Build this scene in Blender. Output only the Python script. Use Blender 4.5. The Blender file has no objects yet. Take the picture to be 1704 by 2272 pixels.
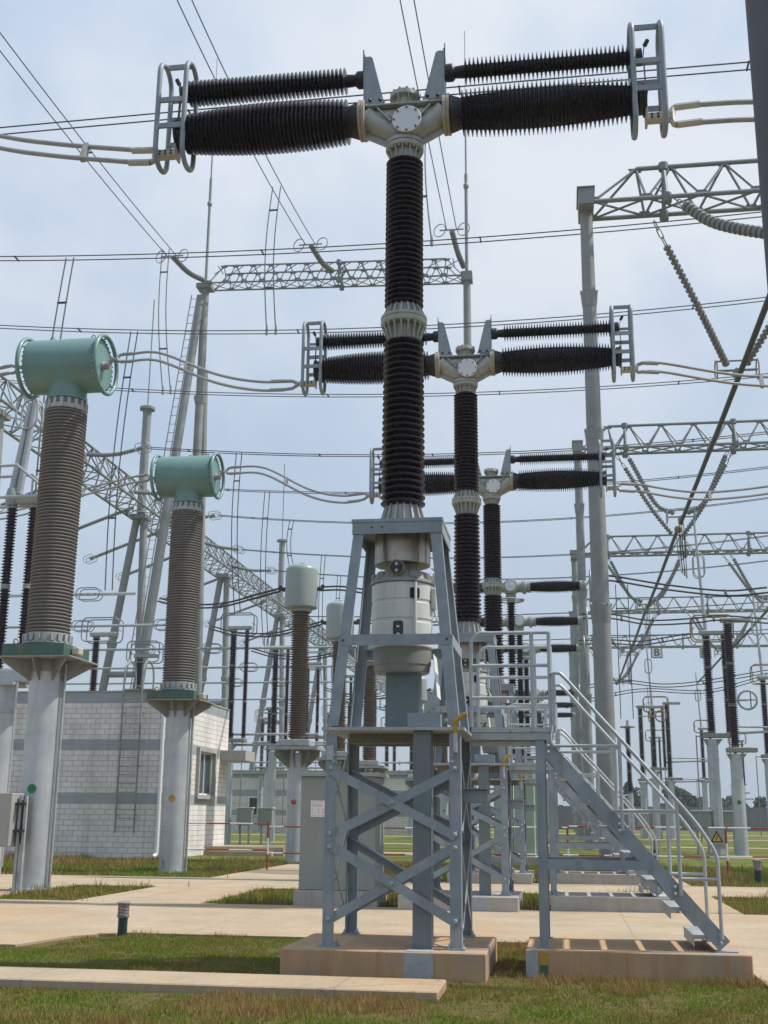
import bpy, math, random
import numpy as np
from mathutils import Vector, Matrix
random.seed(7); np.random.seed(7)
SC = bpy.context.scene
COL = SC.collection
R = math.radians
PI = math.pi

# ---------------------------------------------------------------- camera, sky, sun, exposure
IW, IH, FPX = 1704., 2272., 2605.
PITCH, YAW, ROLL = .25325, .14998, .00939
CAM = np.array([1.8216, -13.915, 1.65])
_F = np.array([-math.sin(YAW)*math.cos(PITCH), math.cos(YAW)*math.cos(PITCH), math.sin(PITCH)])
_R0 = np.array([math.cos(YAW), math.sin(YAW), 0.]); _U0 = np.cross(_R0, _F)
_R = math.cos(ROLL)*_R0 + math.sin(ROLL)*_U0; _U = -math.sin(ROLL)*_R0 + math.cos(ROLL)*_U0
cam = bpy.data.objects.new('camera', bpy.data.cameras.new('camera')); COL.objects.link(cam)
cam.matrix_world = Matrix([[_R[0], _U[0], -_F[0], CAM[0]], [_R[1], _U[1], -_F[1], CAM[1]], [_R[2], _U[2], -_F[2], CAM[2]], [0, 0, 0, 1]])
cam.data.sensor_fit = 'VERTICAL'; cam.data.sensor_height = 36; cam.data.lens = 36*FPX/IH
cam.data.clip_start = .05; cam.data.clip_end = 3000
SC.camera = cam
def _ray(u, v): return (u-IW/2)/FPX*_R - (v-IH/2)/FPX*_U + _F
def atY(u, v, Y):
    d = _ray(u, v); return CAM + d*(Y-CAM[1])/d[1]
def atX(u, v, X):
    d = _ray(u, v); return CAM + d*(X-CAM[0])/d[0]
def atZ(u, v, Z=0.):
    d = _ray(u, v); return CAM + d*(Z-CAM[2])/d[2]

SUN_EL, SUN_AZ = 58., 10.          # azimuth from +X towards +Y
SUN_STRENGTH, SKY_STRENGTH, EXPOSURE = 4.8, .1, 0.0
w = bpy.data.worlds.new('World'); SC.world = w; w.use_nodes = True
nt = w.node_tree; nt.nodes.clear()
def wn(t, **k):
    n = nt.nodes.new(t)
    for a, b in k.items(): setattr(n, a, b)
    return n
sky = wn('ShaderNodeTexSky', sky_type='NISHITA', sun_disc=False, sun_elevation=R(SUN_EL), sun_rotation=R(90-SUN_AZ), air_density=1.2, dust_density=3.0)
tc = wn('ShaderNodeTexCoord'); mp = wn('ShaderNodeMapping'); mp.inputs['Scale'].default_value = (1, 1, 1.3); mp.inputs['Location'].default_value = (.37, .2, .55)
nz = wn('ShaderNodeTexNoise'); nz.inputs['Scale'].default_value = 3.6; nz.inputs['Detail'].default_value = 5; nz.inputs['Roughness'].default_value = .52
nz2 = wn('ShaderNodeTexNoise'); nz2.inputs['Scale'].default_value = 1.1; nz2.inputs['Detail'].default_value = 2
rp = wn('ShaderNodeValToRGB'); rp.color_ramp.elements[0].position = .34; rp.color_ramp.elements[1].position = .58
haze = wn('ShaderNodeMix', data_type='RGBA'); haze.inputs['Factor'].default_value = .86

sp_ = wn('ShaderNodeSeparateXYZ'); gr_ = wn('ShaderNodeValToRGB'); gr_.color_ramp.elements[0].position = 0.; gr_.color_ramp.elements[0].color = (.455, .545, .650, 1)
gr_.color_ramp.elements[1].position = .62; gr_.color_ramp.elements[1].color = (.60, .73, .92, 1); e_ = gr_.color_ramp.elements.new(.25); e_.color = (.505, .625, .79, 1)
sc_ = wn('ShaderNodeMix', data_type='RGBA', blend_type='MULTIPLY'); sc_.inputs['Factor'].default_value = 1; sc_.inputs['B'].default_value = (10, 10, 10, 1)
cl = wn('ShaderNodeMix', data_type='RGBA'); cl.inputs['B'].default_value = (8.4, 8.75, 9.2, 1)
mul = wn('ShaderNodeMath', operation='MULTIPLY'); mul.inputs[1].default_value = .8
bg = wn('ShaderNodeBackground'); bg.inputs['Strength'].default_value = SKY_STRENGTH
out = wn('ShaderNodeOutputWorld'); L = nt.links.new
L(tc.outputs['Generated'], mp.inputs['Vector']); L(mp.outputs[0], nz.inputs['Vector']); L(tc.outputs['Generated'], nz2.inputs['Vector'])
L(tc.outputs['Generated'], sp_.inputs[0]); L(sp_.outputs['Z'], gr_.inputs[0]); L(gr_.outputs[0], sc_.inputs['A']); L(sc_.outputs['Result'], haze.inputs['B']); L(nz.outputs['Fac'], rp.inputs[0]); 
prev = None
for (u_, v_), wide, amt in (((150, 400), .965, 1.), ((330, 640), .975, .8), ((1300, 60), .90, .95), ((120, 860), .985, .6), ((700, 250), .95, .35)):
    d_ = _ray(u_, v_); d_ = d_/np.linalg.norm(d_)
    dp_ = wn('ShaderNodeVectorMath', operation='DOT_PRODUCT'); dp_.inputs[1].default_value = tuple(map(float, d_)); L(tc.outputs['Generated'], dp_.inputs[0])
    mr_ = wn('ShaderNodeMapRange', interpolation_type='SMOOTHSTEP'); mr_.inputs['From Min'].default_value = wide; mr_.inputs['To Max'].default_value = amt; L(dp_.outputs['Value'], mr_.inputs['Value'])
    if prev is None: prev = mr_.outputs[0]
    else:
        mx_ = wn('ShaderNodeMath', operation='MAXIMUM'); L(prev, mx_.inputs[0]); L(mr_.outputs[0], mx_.inputs[1]); prev = mx_.outputs[0]
ma_ = wn('ShaderNodeMath', operation='MULTIPLY_ADD'); ma_.inputs[1].default_value = .92; ma_.inputs[2].default_value = .10; L(prev, ma_.inputs[0])
mb_ = wn('ShaderNodeMath', operation='MULTIPLY'); L(ma_.outputs[0], mb_.inputs[0]); L(rp.outputs[0], mb_.inputs[1]); L(mb_.outputs[0], mul.inputs[0])
L(sky.outputs[0], haze.inputs['A']); L(haze.outputs['Result'], cl.inputs['A']); L(mul.outputs[0], cl.inputs['Factor'])
L(cl.outputs['Result'], bg.inputs['Color']); L(bg.outputs[0], out.inputs['Surface'])
sl = bpy.data.lights.new('sun', 'SUN'); sl.energy = SUN_STRENGTH; sl.angle = R(1.5); sl.color = (1, .95, .87)
so = bpy.data.objects.new('sun', sl); COL.objects.link(so); so.location = (30, 0, 60)
_sd = Vector((math.cos(R(SUN_EL))*math.cos(R(SUN_AZ)), math.cos(R(SUN_EL))*math.sin(R(SUN_AZ)), math.sin(R(SUN_EL))))
so.rotation_euler = _sd.to_track_quat('Z', 'Y').to_euler()
SC.view_settings.view_transform = 'Standard'; SC.view_settings.look = 'None'; SC.view_settings.gamma = 1
SC.view_settings.exposure = EXPOSURE; SC.view_settings.use_curve_mapping = False

# ---------------------------------------------------------------- materials
def mat(name, col, rough=.6, metal=0., var=.12, scale=6., bump=0., bscale=40., streak=None, spec=.5, stretch=(1, 1, 1), blotch=None, coat=0.):
    """base colour with soft wear: var = brightness variation, streak = (colour, amount) vertical runs, blotch = (colour, amount, scale)"""
    m = bpy.data.materials.new(name); m.use_nodes = True; n = m.node_tree; b = n.nodes['Principled BSDF']
    def N(t, **k):
        x = n.nodes.new(t)
        for a, c in k.items(): setattr(x, a, c)
        return x
    l = n.links.new
    t = N('ShaderNodeTexCoord'); mpp = N('ShaderNodeMapping'); mpp.inputs['Scale'].default_value = stretch
    l(t.outputs['Object'], mpp.inputs[0])
    z = N('ShaderNodeTexNoise'); z.inputs['Scale'].default_value = scale; z.inputs['Detail'].default_value = 6; z.inputs['Roughness'].default_value = .6
    l(mpp.outputs[0], z.inputs['Vector'])
    mr = N('ShaderNodeMapRange'); mr.inputs['From Min'].default_value = .3; mr.inputs['From Max'].default_value = .7
    mr.inputs['To Min'].default_value = 1-var; mr.inputs['To Max'].default_value = 1+var
    l(z.outputs['Fac'], mr.inputs['Value'])
    hs = N('ShaderNodeMix', data_type='RGBA', blend_type='MULTIPLY'); hs.inputs['Factor'].default_value = 1
    hs.inputs['A'].default_value = (*col, 1); l(mr.outputs[0], hs.inputs['B'])
    cur = hs.outputs['Result']
    if blotch:
        z2 = N('ShaderNodeTexNoise'); z2.inputs['Scale'].default_value = blotch[2]; z2.inputs['Detail'].default_value = 4
        l(t.outputs['Object'], z2.inputs['Vector'])
        r2 = N('ShaderNodeMapRange'); r2.inputs['From Min'].default_value = .48; r2.inputs['From Max'].default_value = .68; r2.inputs['To Max'].default_value = blotch[1]
        l(z2.outputs['Fac'], r2.inputs['Value'])
        mx = N('ShaderNodeMix', data_type='RGBA'); mx.inputs['B'].default_value = (*blotch[0], 1)
        l(cur, mx.inputs['A']); l(r2.outputs[0], mx.inputs['Factor']); cur = mx.outputs['Result']
    if streak:
        ms = N('ShaderNodeMapping'); ms.inputs['Scale'].default_value = (7, 7, .55); l(t.outputs['Object'], ms.inputs[0])
        z3 = N('ShaderNodeTexNoise'); z3.inputs['Scale'].default_value = 1.6; z3.inputs['Detail'].default_value = 5
        l(ms.outputs[0], z3.inputs['Vector'])
        r3 = N('ShaderNodeMapRange'); r3.inputs['From Min'].default_value = .5; r3.inputs['From Max'].default_value = .72; r3.inputs['To Max'].default_value = streak[1]
        l(z3.outputs['Fac'], r3.inputs['Value'])
        mx = N('ShaderNodeMix', data_type='RGBA'); mx.inputs['B'].default_value = (*streak[0], 1)
        l(cur, mx.inputs['A']); l(r3.outputs[0], mx.inputs['Factor']); cur = mx.outputs['Result']
    l(cur, b.inputs['Base Color'])
    b.inputs['Metallic'].default_value = metal; b.inputs['Specular IOR Level'].default_value = spec
    rr = N('ShaderNodeMapRange'); rr.inputs['To Min'].default_value = max(.05, rough-.1); rr.inputs['To Max'].default_value = min(1, rough+.12)
    l(z.outputs['Fac'], rr.inputs['Value']); l(rr.outputs[0], b.inputs['Roughness'])
    if coat: b.inputs['Coat Weight'].default_value = coat; b.inputs['Coat Roughness'].default_value = .15
    if bump:
        zb = N('ShaderNodeTexNoise'); zb.inputs['Scale'].default_value = bscale; zb.inputs['Detail'].default_value = 4
        l(t.outputs['Object'], zb.inputs['Vector'])
        bp = N('ShaderNodeBump'); bp.inputs['Strength'].default_value = bump; bp.inputs['Distance'].default_value = .02
        l(zb.outputs['Fac'], bp.inputs['Height']); l(bp.outputs[0], b.inputs['Normal'])
    return m
M = dict(
 frame=mat('blue_grey_paint', (.232, .276, .315), .5, 0, .13, 4, .06, 60, ((.19, .195, .185), .5), blotch=((.33, .36, .385), .65, 3.)),
 duct=mat('dark_blue_grey_paint', (.135, .170, .180), .55, 0, .1, 4, .04, 60, ((.2, .2, .18), .3)),
 galv=mat('galvanised_steel', (.35, .375, .38), .5, .25, .18, 3.5, .05, 30, ((.25, .22, .18), .45), blotch=((.44, .45, .45), .5, 5.)),
 plate=mat('grey_plate_with_rust', (.25, .26, .24), .6, .1, .12, 4, .05, 40, ((.30, .16, .07), .45)),
 gantry_shade=mat('shaded_weathered_column', (.105, .108, .122), .7, .1, .12, 2, .05, 12),  # gantry steel with the shade of the column's visible side put into the colour
 ironw=mat('dull_iron', (.17, .175, .17), .6, .2, .15, 6),
 galvl=mat('bright_galvanised_tube', (.40, .43, .445), .42, .3, .1, 8),
 pole=mat('galvanised_pole', (.42, .45, .475), .42, .35, .13, 2.2, .03, 20, ((.34, .35, .34), .5), blotch=((.56, .58, .58), .5, 1.3)),
 gantry=mat('weathered_steel_pole', (.245, .255, .25), .6, .15, .16, 1.4, .05, 12, ((.22, .225, .22), .4)),
 beam=mat('lattice_steel', (.19, .21, .21), .6, .15, .14, 2),
 alu=mat('cast_aluminium', (.36, .38, .36), .5, .12, .1, 7, .06, 50, ((.30, .25, .15), .55)),
 alu_rust=mat('rusty_flange_rim', (.35, .30, .24), .7, .05, .2, 6, .05, 40, ((.5, .45, .38), .8)),
 cover=mat('white_cover_plate', (.66, .68, .72), .5, 0, .04, 5),
 porc=mat('dark_brown_porcelain', (.017, .0105, .0155), .26, 0, .25, 4, spec=.3, streak=((.045, .03, .022), .35)),
 porcp=mat('violet_black_porcelain', (.030, .014, .024), .28, 0, .15, 4, spec=.4),
 porcg=mat('grey_brown_rubber', (.185, .172, .165), .72, 0, .1, 3, streak=((.17, .15, .13), .4)),
 porcb=mat('brown_porcelain', (.15, .112, .082), .5, 0, .12, 4),
 disc=mat('grey_glass_disc', (.20, .205, .195), .35, 0, .1, 6),
 teal=mat('teal_paint', (.135, .245, .228), .42, 0, .07, 2.5, .03, 12, ((.12, .22, .18), .35), coat=.15),
 tealg=mat('dark_green_paint', (.045, .11, .085), .5, 0, .1, 4, streak=((.25, .12, .05), .35)),
 bell=mat('pale_grey_green_paint', (.275, .315, .30), .4, 0, .05, 3, coat=.1),
 drum=mat('off_white_paint', (.57, .58, .56), .38, 0, .06, 3, .02, 10, ((.42, .38, .29), .35), coat=.2),
 can=mat('stained_stainless_can', (.40, .365, .31), .38, .6, .18, 4, .02, 20, ((.06, .035, .02), 1.), blotch=((.2, .14, .09), .6, 2.5)),
 drumbase=mat('grey_cast_base', (.25, .255, .25), .5, .1, .1, 5, streak=((.3, .26, .2), .5)),
 dark=mat('black_fitting', (.022, .024, .026), .45, .2, .2, 8),
 glass=mat('dark_window', (.012, .016, .022), .12, 0, .1, 5),
 bronze=mat('bronze_fitting', (.27, .19, .085), .5, .4, .2, 10),
 cable=mat('grey_aluminium_cable', (.325, .32, .31), .55, .2, .12, 9),
 wire=mat('dark_conductor', (.06, .063, .067), .55, .3, .1, 9),
 blackcable=mat('black_conductor', (.025, .025, .026), .5, .2, .1, 9),
 cream=mat('cream_terminal', (.46, .425, .35), .5, 0, .1, 9),
 conc=mat('stained_concrete', (.44, .29, .165), .9, 0, .13, 2.2, .25, 50, ((.36, .19, .09), .75), blotch=((.29, .245, .205), .75, 1.5)),
 concg=mat('grey_concrete', (.40, .375, .335), .9, 0, .12, 2.2, .25, 50, ((.30, .26, .21), .6), blotch=((.30, .27, .235), .5, 2.0)),
 patch=mat('grey_paint_patch', (.33, .36, .385), .8, 0, .15, 9, .2, 60),
 cab=mat('grey_cabinet', (.25, .275, .26), .5, 0, .06, 2, streak=((.2, .21, .19), .4)),
 beige=mat('beige_cabinet', (.33, .32, .295), .55, 0, .06, 3),
 white=mat('white_paint', (.74, .74, .72), .5, 0, .05, 5),
 plast=mat('white_pvc_pipe', (.72, .72, .73), .4, 0, .04, 5),
 red=mat('red_paint', (.33, .045, .03), .55, 0, .15, 9),
 redd=mat('red_dot', (.42, .02, .03), .5, 0, .05, 9),
 green=mat('green_dot', (.01, .18, .055), .5, 0, .05, 9),
 yellow=mat('yellow_paint', (.42, .25, .02), .5, 0, .1, 9),
 ygreen=mat('green_tape', (.02, .12, .05), .6, 0, .1, 9),
 bollard=mat('dark_green_bollard', (.012, .035, .030), .45, 0, .1, 9),
 opal=mat('dusty_lamp_glass', (.42, .36, .32), .4, 0, .15, 12),
 lampcap=mat('grey_lamp_cap', (.22, .18, .17), .6, 0, .1, 9),
 palegreen=mat('pale_green_panel', (.33, .42, .33), .6, 0, .12, 3),
 win=mat('dim_window_glass', (.04, .055, .055), .1, 0, .1, 3),
 stone=mat('grey_stone_trim', (.36, .35, .335), .8, 0, .1, 5),
 farwall=mat('grey_boundary_wall', (.16, .155, .165), .9, 0, .12, .4),
 bark=mat('bark', (.10, .075, .055), .9, 0, .2, 5),
 sign=mat('grey_sign_board', (.36, .34, .32), .6, 0, .05, 5),
 signy=mat('sign_yellow', (.62, .44, .02), .5, 0, .03, 5),
 black=mat('sign_black', (.012, .012, .012), .6, 0, .03, 5),
 pink=mat('faded_red_ink', (.50, .22, .22), .6, 0, .03, 5),
)

# ---------------------------------------------------------------- mesh builder
def V(*a): return np.array(a, float)
def _frame(d):
    d = np.asarray(d, float); d = d/np.linalg.norm(d)
    a = V(0, 0, 1) if abs(d[2]) < .92 else V(0, 1, 0)
    x = np.cross(a, d); x /= np.linalg.norm(x)
    return x, np.cross(d, x), d
class MB:
    def __init__(s): s.v = []; s.f = []
    def add(s, v, f):
        o = len(s.v); s.v.extend([tuple(map(float, q)) for q in v]); s.f.extend([tuple(i+o for i in q) for q in f]); return s
    def box(s, lo, hi):
        (a, b, c), (d, e, g) = lo, hi
        return s.add([(a, b, c), (d, b, c), (d, e, c), (a, e, c), (a, b, g), (d, b, g), (d, e, g), (a, e, g)],
                     [(0, 3, 2, 1), (4, 5, 6, 7), (0, 1, 5, 4), (1, 2, 6, 5), (2, 3, 7, 6), (3, 0, 4, 7)])
    def bbox(s, lo, hi, b=.008):       # box with chamfered edges
        lo = np.array(lo, float); hi = np.array(hi, float); vs = []; idx = {}
        for ax in range(3):
            for sx in (0, 1):
                for sy in (0, 1):
                    for sz in (0, 1):
                        p = [lo[i]+b if not q else hi[i]-b for i, q in enumerate((sx, sy, sz))]
                        p[ax] = (lo, hi)[(sx, sy, sz)[ax]][ax]
                        idx[(ax, sx, sy, sz)] = len(vs); vs.append(p)
        c = lambda a, *q: idx[(a, *q)]
        fs = []
        for a in range(3):
            o = [i for i in range(3) if i != a]
            for sgn in (0, 1):
                q = []
                for u, vv in ((0, 0), (1, 0), (1, 1), (0, 1)):
                    k = [0, 0, 0]; k[a] = sgn; k[o[0]] = u; k[o[1]] = vv; q.append(c(a, *k))
                fs.append(q if (sgn == 1) == (a != 1) else q[::-1])
        for a in range(3):             # edge strips along axis a
            o = [i for i in range(3) if i != a]
            for u in (0, 1):
                for vv in (0, 1):
                    k0 = [0, 0, 0]; k1 = [0, 0, 0]; k1[a] = 1
                    for k in (k0, k1): k[o[0]] = u; k[o[1]] = vv
                    fs.append((c(o[0], *k0), c(o[0], *k1), c(o[1], *k1), c(o[1], *k0)))
        for sx in (0, 1):
            for sy in (0, 1):
                for sz in (0, 1): fs.append((c(0, sx, sy, sz), c(1, sx, sy, sz), c(2, sx, sy, sz)))
        return s.add(vs, fs)
    def bar(s, p, q, w, h, up=(0, 0, 1)):
        p = np.asarray(p, float); q = np.asarray(q, float); d = q-p; d = d/np.linalg.norm(d)
        u = np.asarray(up, float); x = np.cross(d, u)
        if np.linalg.norm(x) < 1e-4: x = np.cross(d, V(0, 1, 0))
        x /= np.linalg.norm(x); u = np.cross(x, d); x = x*w/2; u = u*h/2
        return s.add([p-x-u, p+x-u, p+x+u, p-x+u, q-x-u, q+x-u, q+x+u, q-x+u],
                     [(0, 1, 2, 3), (7, 6, 5, 4), (0, 4, 5, 1), (1, 5, 6, 2), (2, 6, 7, 3), (3, 7, 4, 0)])
    def angle(s, p, q, a, b, w, t=.012):   # L profile: corner line p->q, flanges along unit vectors a and b
        p = np.asarray(p, float); q = np.asarray(q, float); a = np.asarray(a, float); b = np.asarray(b, float)
        pr = [0*a, a*w, a*w+b*t, a*t+b*t, a*t+b*w, b*w]
        return s.add([p+k for k in pr]+[q+k for k in pr],
                     [(0, 1, 2, 3), (0, 3, 4, 5), (9, 8, 7, 6), (11, 10, 9, 6)]+[(i, i+6, (i+1) % 6+6, (i+1) % 6) for i in range(6)])
    def tube(s, pts, r, n=8, closed=False):
        P = [np.asarray(p, float) for p in pts]; m = len(P); ring = []; x = None
        for i in range(m):
            a = P[(i-1) % m] if (closed or i) else P[0]; b = P[(i+1) % m] if (closed or i < m-1) else P[-1]
            d = b-a; d /= np.linalg.norm(d)
            if x is None: x = _frame(d)[0]
            x = x-d*np.dot(x, d); x /= np.linalg.norm(x); y = np.cross(d, x)
            rr = r[i] if hasattr(r, '__len__') else r
            ring.append([P[i]+rr*(math.cos(2*PI*k/n)*x+math.sin(2*PI*k/n)*y) for k in range(n)])
        vs = [q for k in ring for q in k]; fs = []
        for i in range(m if closed else m-1):
            j = (i+1) % m
            for k in range(n): fs.append((i*n+k, i*n+(k+1) % n, j*n+(k+1) % n, j*n+k))
        if not closed: fs += [tuple(range(n))[::-1], tuple(range((m-1)*n, m*n))]
        return s.add(vs, fs)
    def lathe(s, prof, o=(0, 0, 0), axis=(0, 0, 1), n=24):
        x, y, d = _frame(axis); o = np.asarray(o, float); vs = []; fs = []
        for r, z in prof:
            for k in range(n): vs.append(o+d*z+r*(math.cos(2*PI*k/n)*x+math.sin(2*PI*k/n)*y))
        m = len(prof)
        for i in range(m-1):
            for k in range(n): fs.append((i*n+k, i*n+(k+1) % n, (i+1)*n+(k+1) % n, (i+1)*n+k))
        fs += [tuple(range(n))[::-1], tuple(range((m-1)*n, m*n))]
        return s.add(vs, fs)
    def cyl(s, p, q, r, n=16, r2=None):
        p = np.asarray(p, float); q = np.asarray(q, float); h = np.linalg.norm(q-p)
        return s.lathe([(r, 0), (r if r2 is None else r2, h)], p, q-p, n)
    def prism(s, poly, o, ex, ey, ez, t):   # polygon (a,b) in plane ex,ey at o, thickness t along ez (centred)
        o = np.asarray(o, float); ex, ey, ez = (np.asarray(k, float) for k in (ex, ey, ez)); n = len(poly)
        return s.add([o+ex*a+ey*b-ez*t/2 for a, b in poly]+[o+ex*a+ey*b+ez*t/2 for a, b in poly],
                     [tuple(range(n))[::-1], tuple(range(n, 2*n))]+[(i, (i+1) % n, n+(i+1) % n, n+i) for i in range(n)])
    def torus(s, c, axis, Rr, r, n=24, m=8):
        x, y, d = _frame(axis); c = np.asarray(c, float)
        return s.tube([c+Rr*(math.cos(2*PI*k/n)*x+math.sin(2*PI*k/n)*y) for k in range(n)], r, m, True)
    def track(s, c, ex, ey, a, b, rad, r, n=6, m=6):   # closed rounded-rectangle loop of half sizes a, b
        c = np.asarray(c, float); ex = np.asarray(ex, float); ey = np.asarray(ey, float); pts = []
        for cx, cy, a0 in ((a-rad, b-rad, 0), (-a+rad, b-rad, 90), (-a+rad, -b+rad, 180), (a-rad, -b+rad, 270)):
            for k in range(n+1):
                t = R(a0+90*k/n); pts.append(c+ex*(cx+rad*math.cos(t))+ey*(cy+rad*math.sin(t)))
        return s.tube(pts, r, m, True)
    def build(s, name, m, parent=None, label=None, smooth=True, angle=38, loc=None):
        me = bpy.data.meshes.new(name); me.from_pydata(s.v, [], s.f); me.update()
        me.materials.append(M[m] if isinstance(m, str) else m)
        if smooth:
            me.polygons.foreach_set('use_smooth', [True]*len(me.polygons)); me.set_sharp_from_angle(angle=R(angle))
        o = bpy.data.objects.new(name, me); COL.objects.link(o)
        if parent: o.parent = parent
        if loc is not None: o.location = loc
        if label: o['label'] = label
        return o
def thing(name, label, cat, loc=(0, 0, 0), rz=0, group=None):
    o = bpy.data.objects.new(name, None); COL.objects.link(o); o.empty_display_size = .3
    o.location = tuple(map(float, loc)); o.rotation_euler = (0, 0, rz); o['label'] = label; o['category'] = cat
    if group: o['group'] = group
    return o
def tag(o, label, cat, group=None):
    o['label'] = label; o['category'] = cat
    if group: o['group'] = group
    return o
def struct(o, label=None):
    o['kind'] = 'structure'
    if label: o['label'] = label
    return o
def dup(o, loc, label=None, rz=None):
    def cp(a, par):
        c = a.copy(); COL.objects.link(c)
        if par: c.parent = par
        for ch in list(a.children): cp(ch, c)
        return c
    r = cp(o, None); r.location = tuple(map(float, loc))
    if rz is not None: r.rotation_euler = (0, 0, rz)
    if label: r['label'] = label
    return r
def sheds(z0, z1, n, rc, ro, style='round', alt=None):
    """profile of n sheds; rc, ro numbers or functions of t in 0..1"""
    f = lambda q, t: q(t) if callable(q) else q
    p = (z1-z0)/n; pr = [(f(rc, 0), z0)]
    for i in range(n):
        t = (i+.5)/n; c = f(rc, t); o = f(ro, t); z = z0+i*p
        if alt and i % 2: o = c+(o-c)*alt
        if style == 'round': pr += [(c, z+.05*p), (o-.012, z+.32*p), (o, z+.45*p), (o, z+.58*p), (o-.012, z+.70*p), (c, z+.92*p)]
        else: pr += [(c, z+.16*p), (o, z+.44*p), (o, z+.54*p), (c, z+.82*p)]
    return pr+[(f(rc, 1), z1)]
def sag(p, q, s, n=24):
    p = np.asarray(p, float); q = np.asarray(q, float)
    return [p+(q-p)*t-V(0, 0, 4*s*t*(1-t)) for t in np.linspace(0, 1, n)]
def spline(pts, n=8):      # Catmull-Rom
    P = [np.asarray(p, float) for p in pts]; P = [2*P[0]-P[1]]+P+[2*P[-1]-P[-2]]; o = []
    for i in range(1, len(P)-2):
        for t in np.linspace(0, 1, n, endpoint=False):
            a, b, c, d = P[i-1:i+3]
            o.append(.5*(2*b+(c-a)*t+(2*a-5*b+4*c-d)*t*t+(3*b-a-3*c+d)*t**3))
    return o+[P[-2]]
ORD = ['nearest', 'second nearest', 'third nearest', 'fourth nearest', 'fifth nearest', 'sixth nearest', 'seventh nearest', 'eighth nearest']
# ---------------------------------------------------------------- ground, roads
def vnoise(x, y, s, seed=0):
    x = np.asarray(x)*s+seed*17.3; y = np.asarray(y)*s+seed*9.1
    xi = np.floor(x).astype(int); yi = np.floor(y).astype(int); fx = x-xi; fy = y-yi
    fx = fx*fx*(3-2*fx); fy = fy*fy*(3-2*fy)
    def h(a, b):
        n = (a*374761393+b*668265263+seed*1442695041) & 0x7fffffff
        n = ((n ^ (n >> 13))*1274126177) & 0x7fffffff
        return ((n ^ (n >> 16)) % 10007)/10007.
    return (h(xi, yi)*(1-fx)+h(xi+1, yi)*fx)*(1-fy)+(h(xi, yi+1)*(1-fx)+h(xi+1, yi+1)*fx)*fy
def fbm(x, y, s, seed=0): return (vnoise(x, y, s, seed)+.5*vnoise(x, y, s*2.1, seed+1)+.25*vnoise(x, y, s*4.3, seed+2))/1.75

def ground_material():
    m = bpy.data.materials.new('grass_soil'); m.use_nodes = True; n = m.node_tree; b = n.nodes['Principled BSDF']; l = n.links.new
    t = n.nodes.new('ShaderNodeTexCoord')
    def noise(s, d=6):
        z = n.nodes.new('ShaderNodeTexNoise'); z.inputs['Scale'].default_value = s; z.inputs['Detail'].default_value = d; l(t.outputs['Object'], z.inputs['Vector']); return z
    z = noise(.55); z2 = noise(9.); z3 = noise(60., 3)
    r = n.nodes.new('ShaderNodeValToRGB'); e = r.color_ramp.elements
    e[0].position = .40; e[0].color = (.10, .135, .026, 1); e[1].position = .74; e[1].color = (.26, .17, .085, 1)
    k = r.color_ramp.elements.new(.60); k.color = (.145, .155, .04, 1)
    a = n.nodes.new('ShaderNodeMath'); a.operation = 'MULTIPLY_ADD'; a.inputs[1].default_value = .35; l(z2.outputs['Fac'], a.inputs[0])
    s = n.nodes.new('ShaderNodeMath'); s.operation = 'SUBTRACT'; s.inputs[1].default_value = .175; l(z.outputs['Fac'], s.inputs[0]); l(s.outputs[0], a.inputs[2])
    l(a.outputs[0], r.inputs[0])
    sx = n.nodes.new('ShaderNodeSeparateXYZ'); l(t.outputs['Object'], sx.inputs[0]); mg = n.nodes.new('ShaderNodeMapRange'); mg.inputs['From Min'].default_value = 22; mg.inputs['From Max'].default_value = 34; l(sx.outputs['Y'], mg.inputs['Value'])
    so_ = n.nodes.new('ShaderNodeValToRGB'); q = so_.color_ramp.elements; q[0].position = .35; q[0].color = (.085, .088, .022, 1); q[1].position = .7; q[1].color = (.17, .115, .055, 1); l(z2.outputs['Fac'], so_.inputs[0])
    gmx = n.nodes.new('ShaderNodeMix'); gmx.data_type = 'RGBA'; l(mg.outputs[0], gmx.inputs['Factor']); l(so_.outputs[0], gmx.inputs['A']); l(r.outputs[0], gmx.inputs['B'])
    l(gmx.outputs['Result'], b.inputs['Base Color']); b.inputs['Roughness'].default_value = .95; b.inputs['Specular IOR Level'].default_value = .1
    bp = n.nodes.new('ShaderNodeBump'); bp.inputs['Strength'].default_value = .8; bp.inputs['Distance'].default_value = .03
    l(z3.outputs['Fac'], bp.inputs['Height']); l(bp.outputs[0], b.inputs['Normal'])
    return m
M['ground'] = ground_material()
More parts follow.
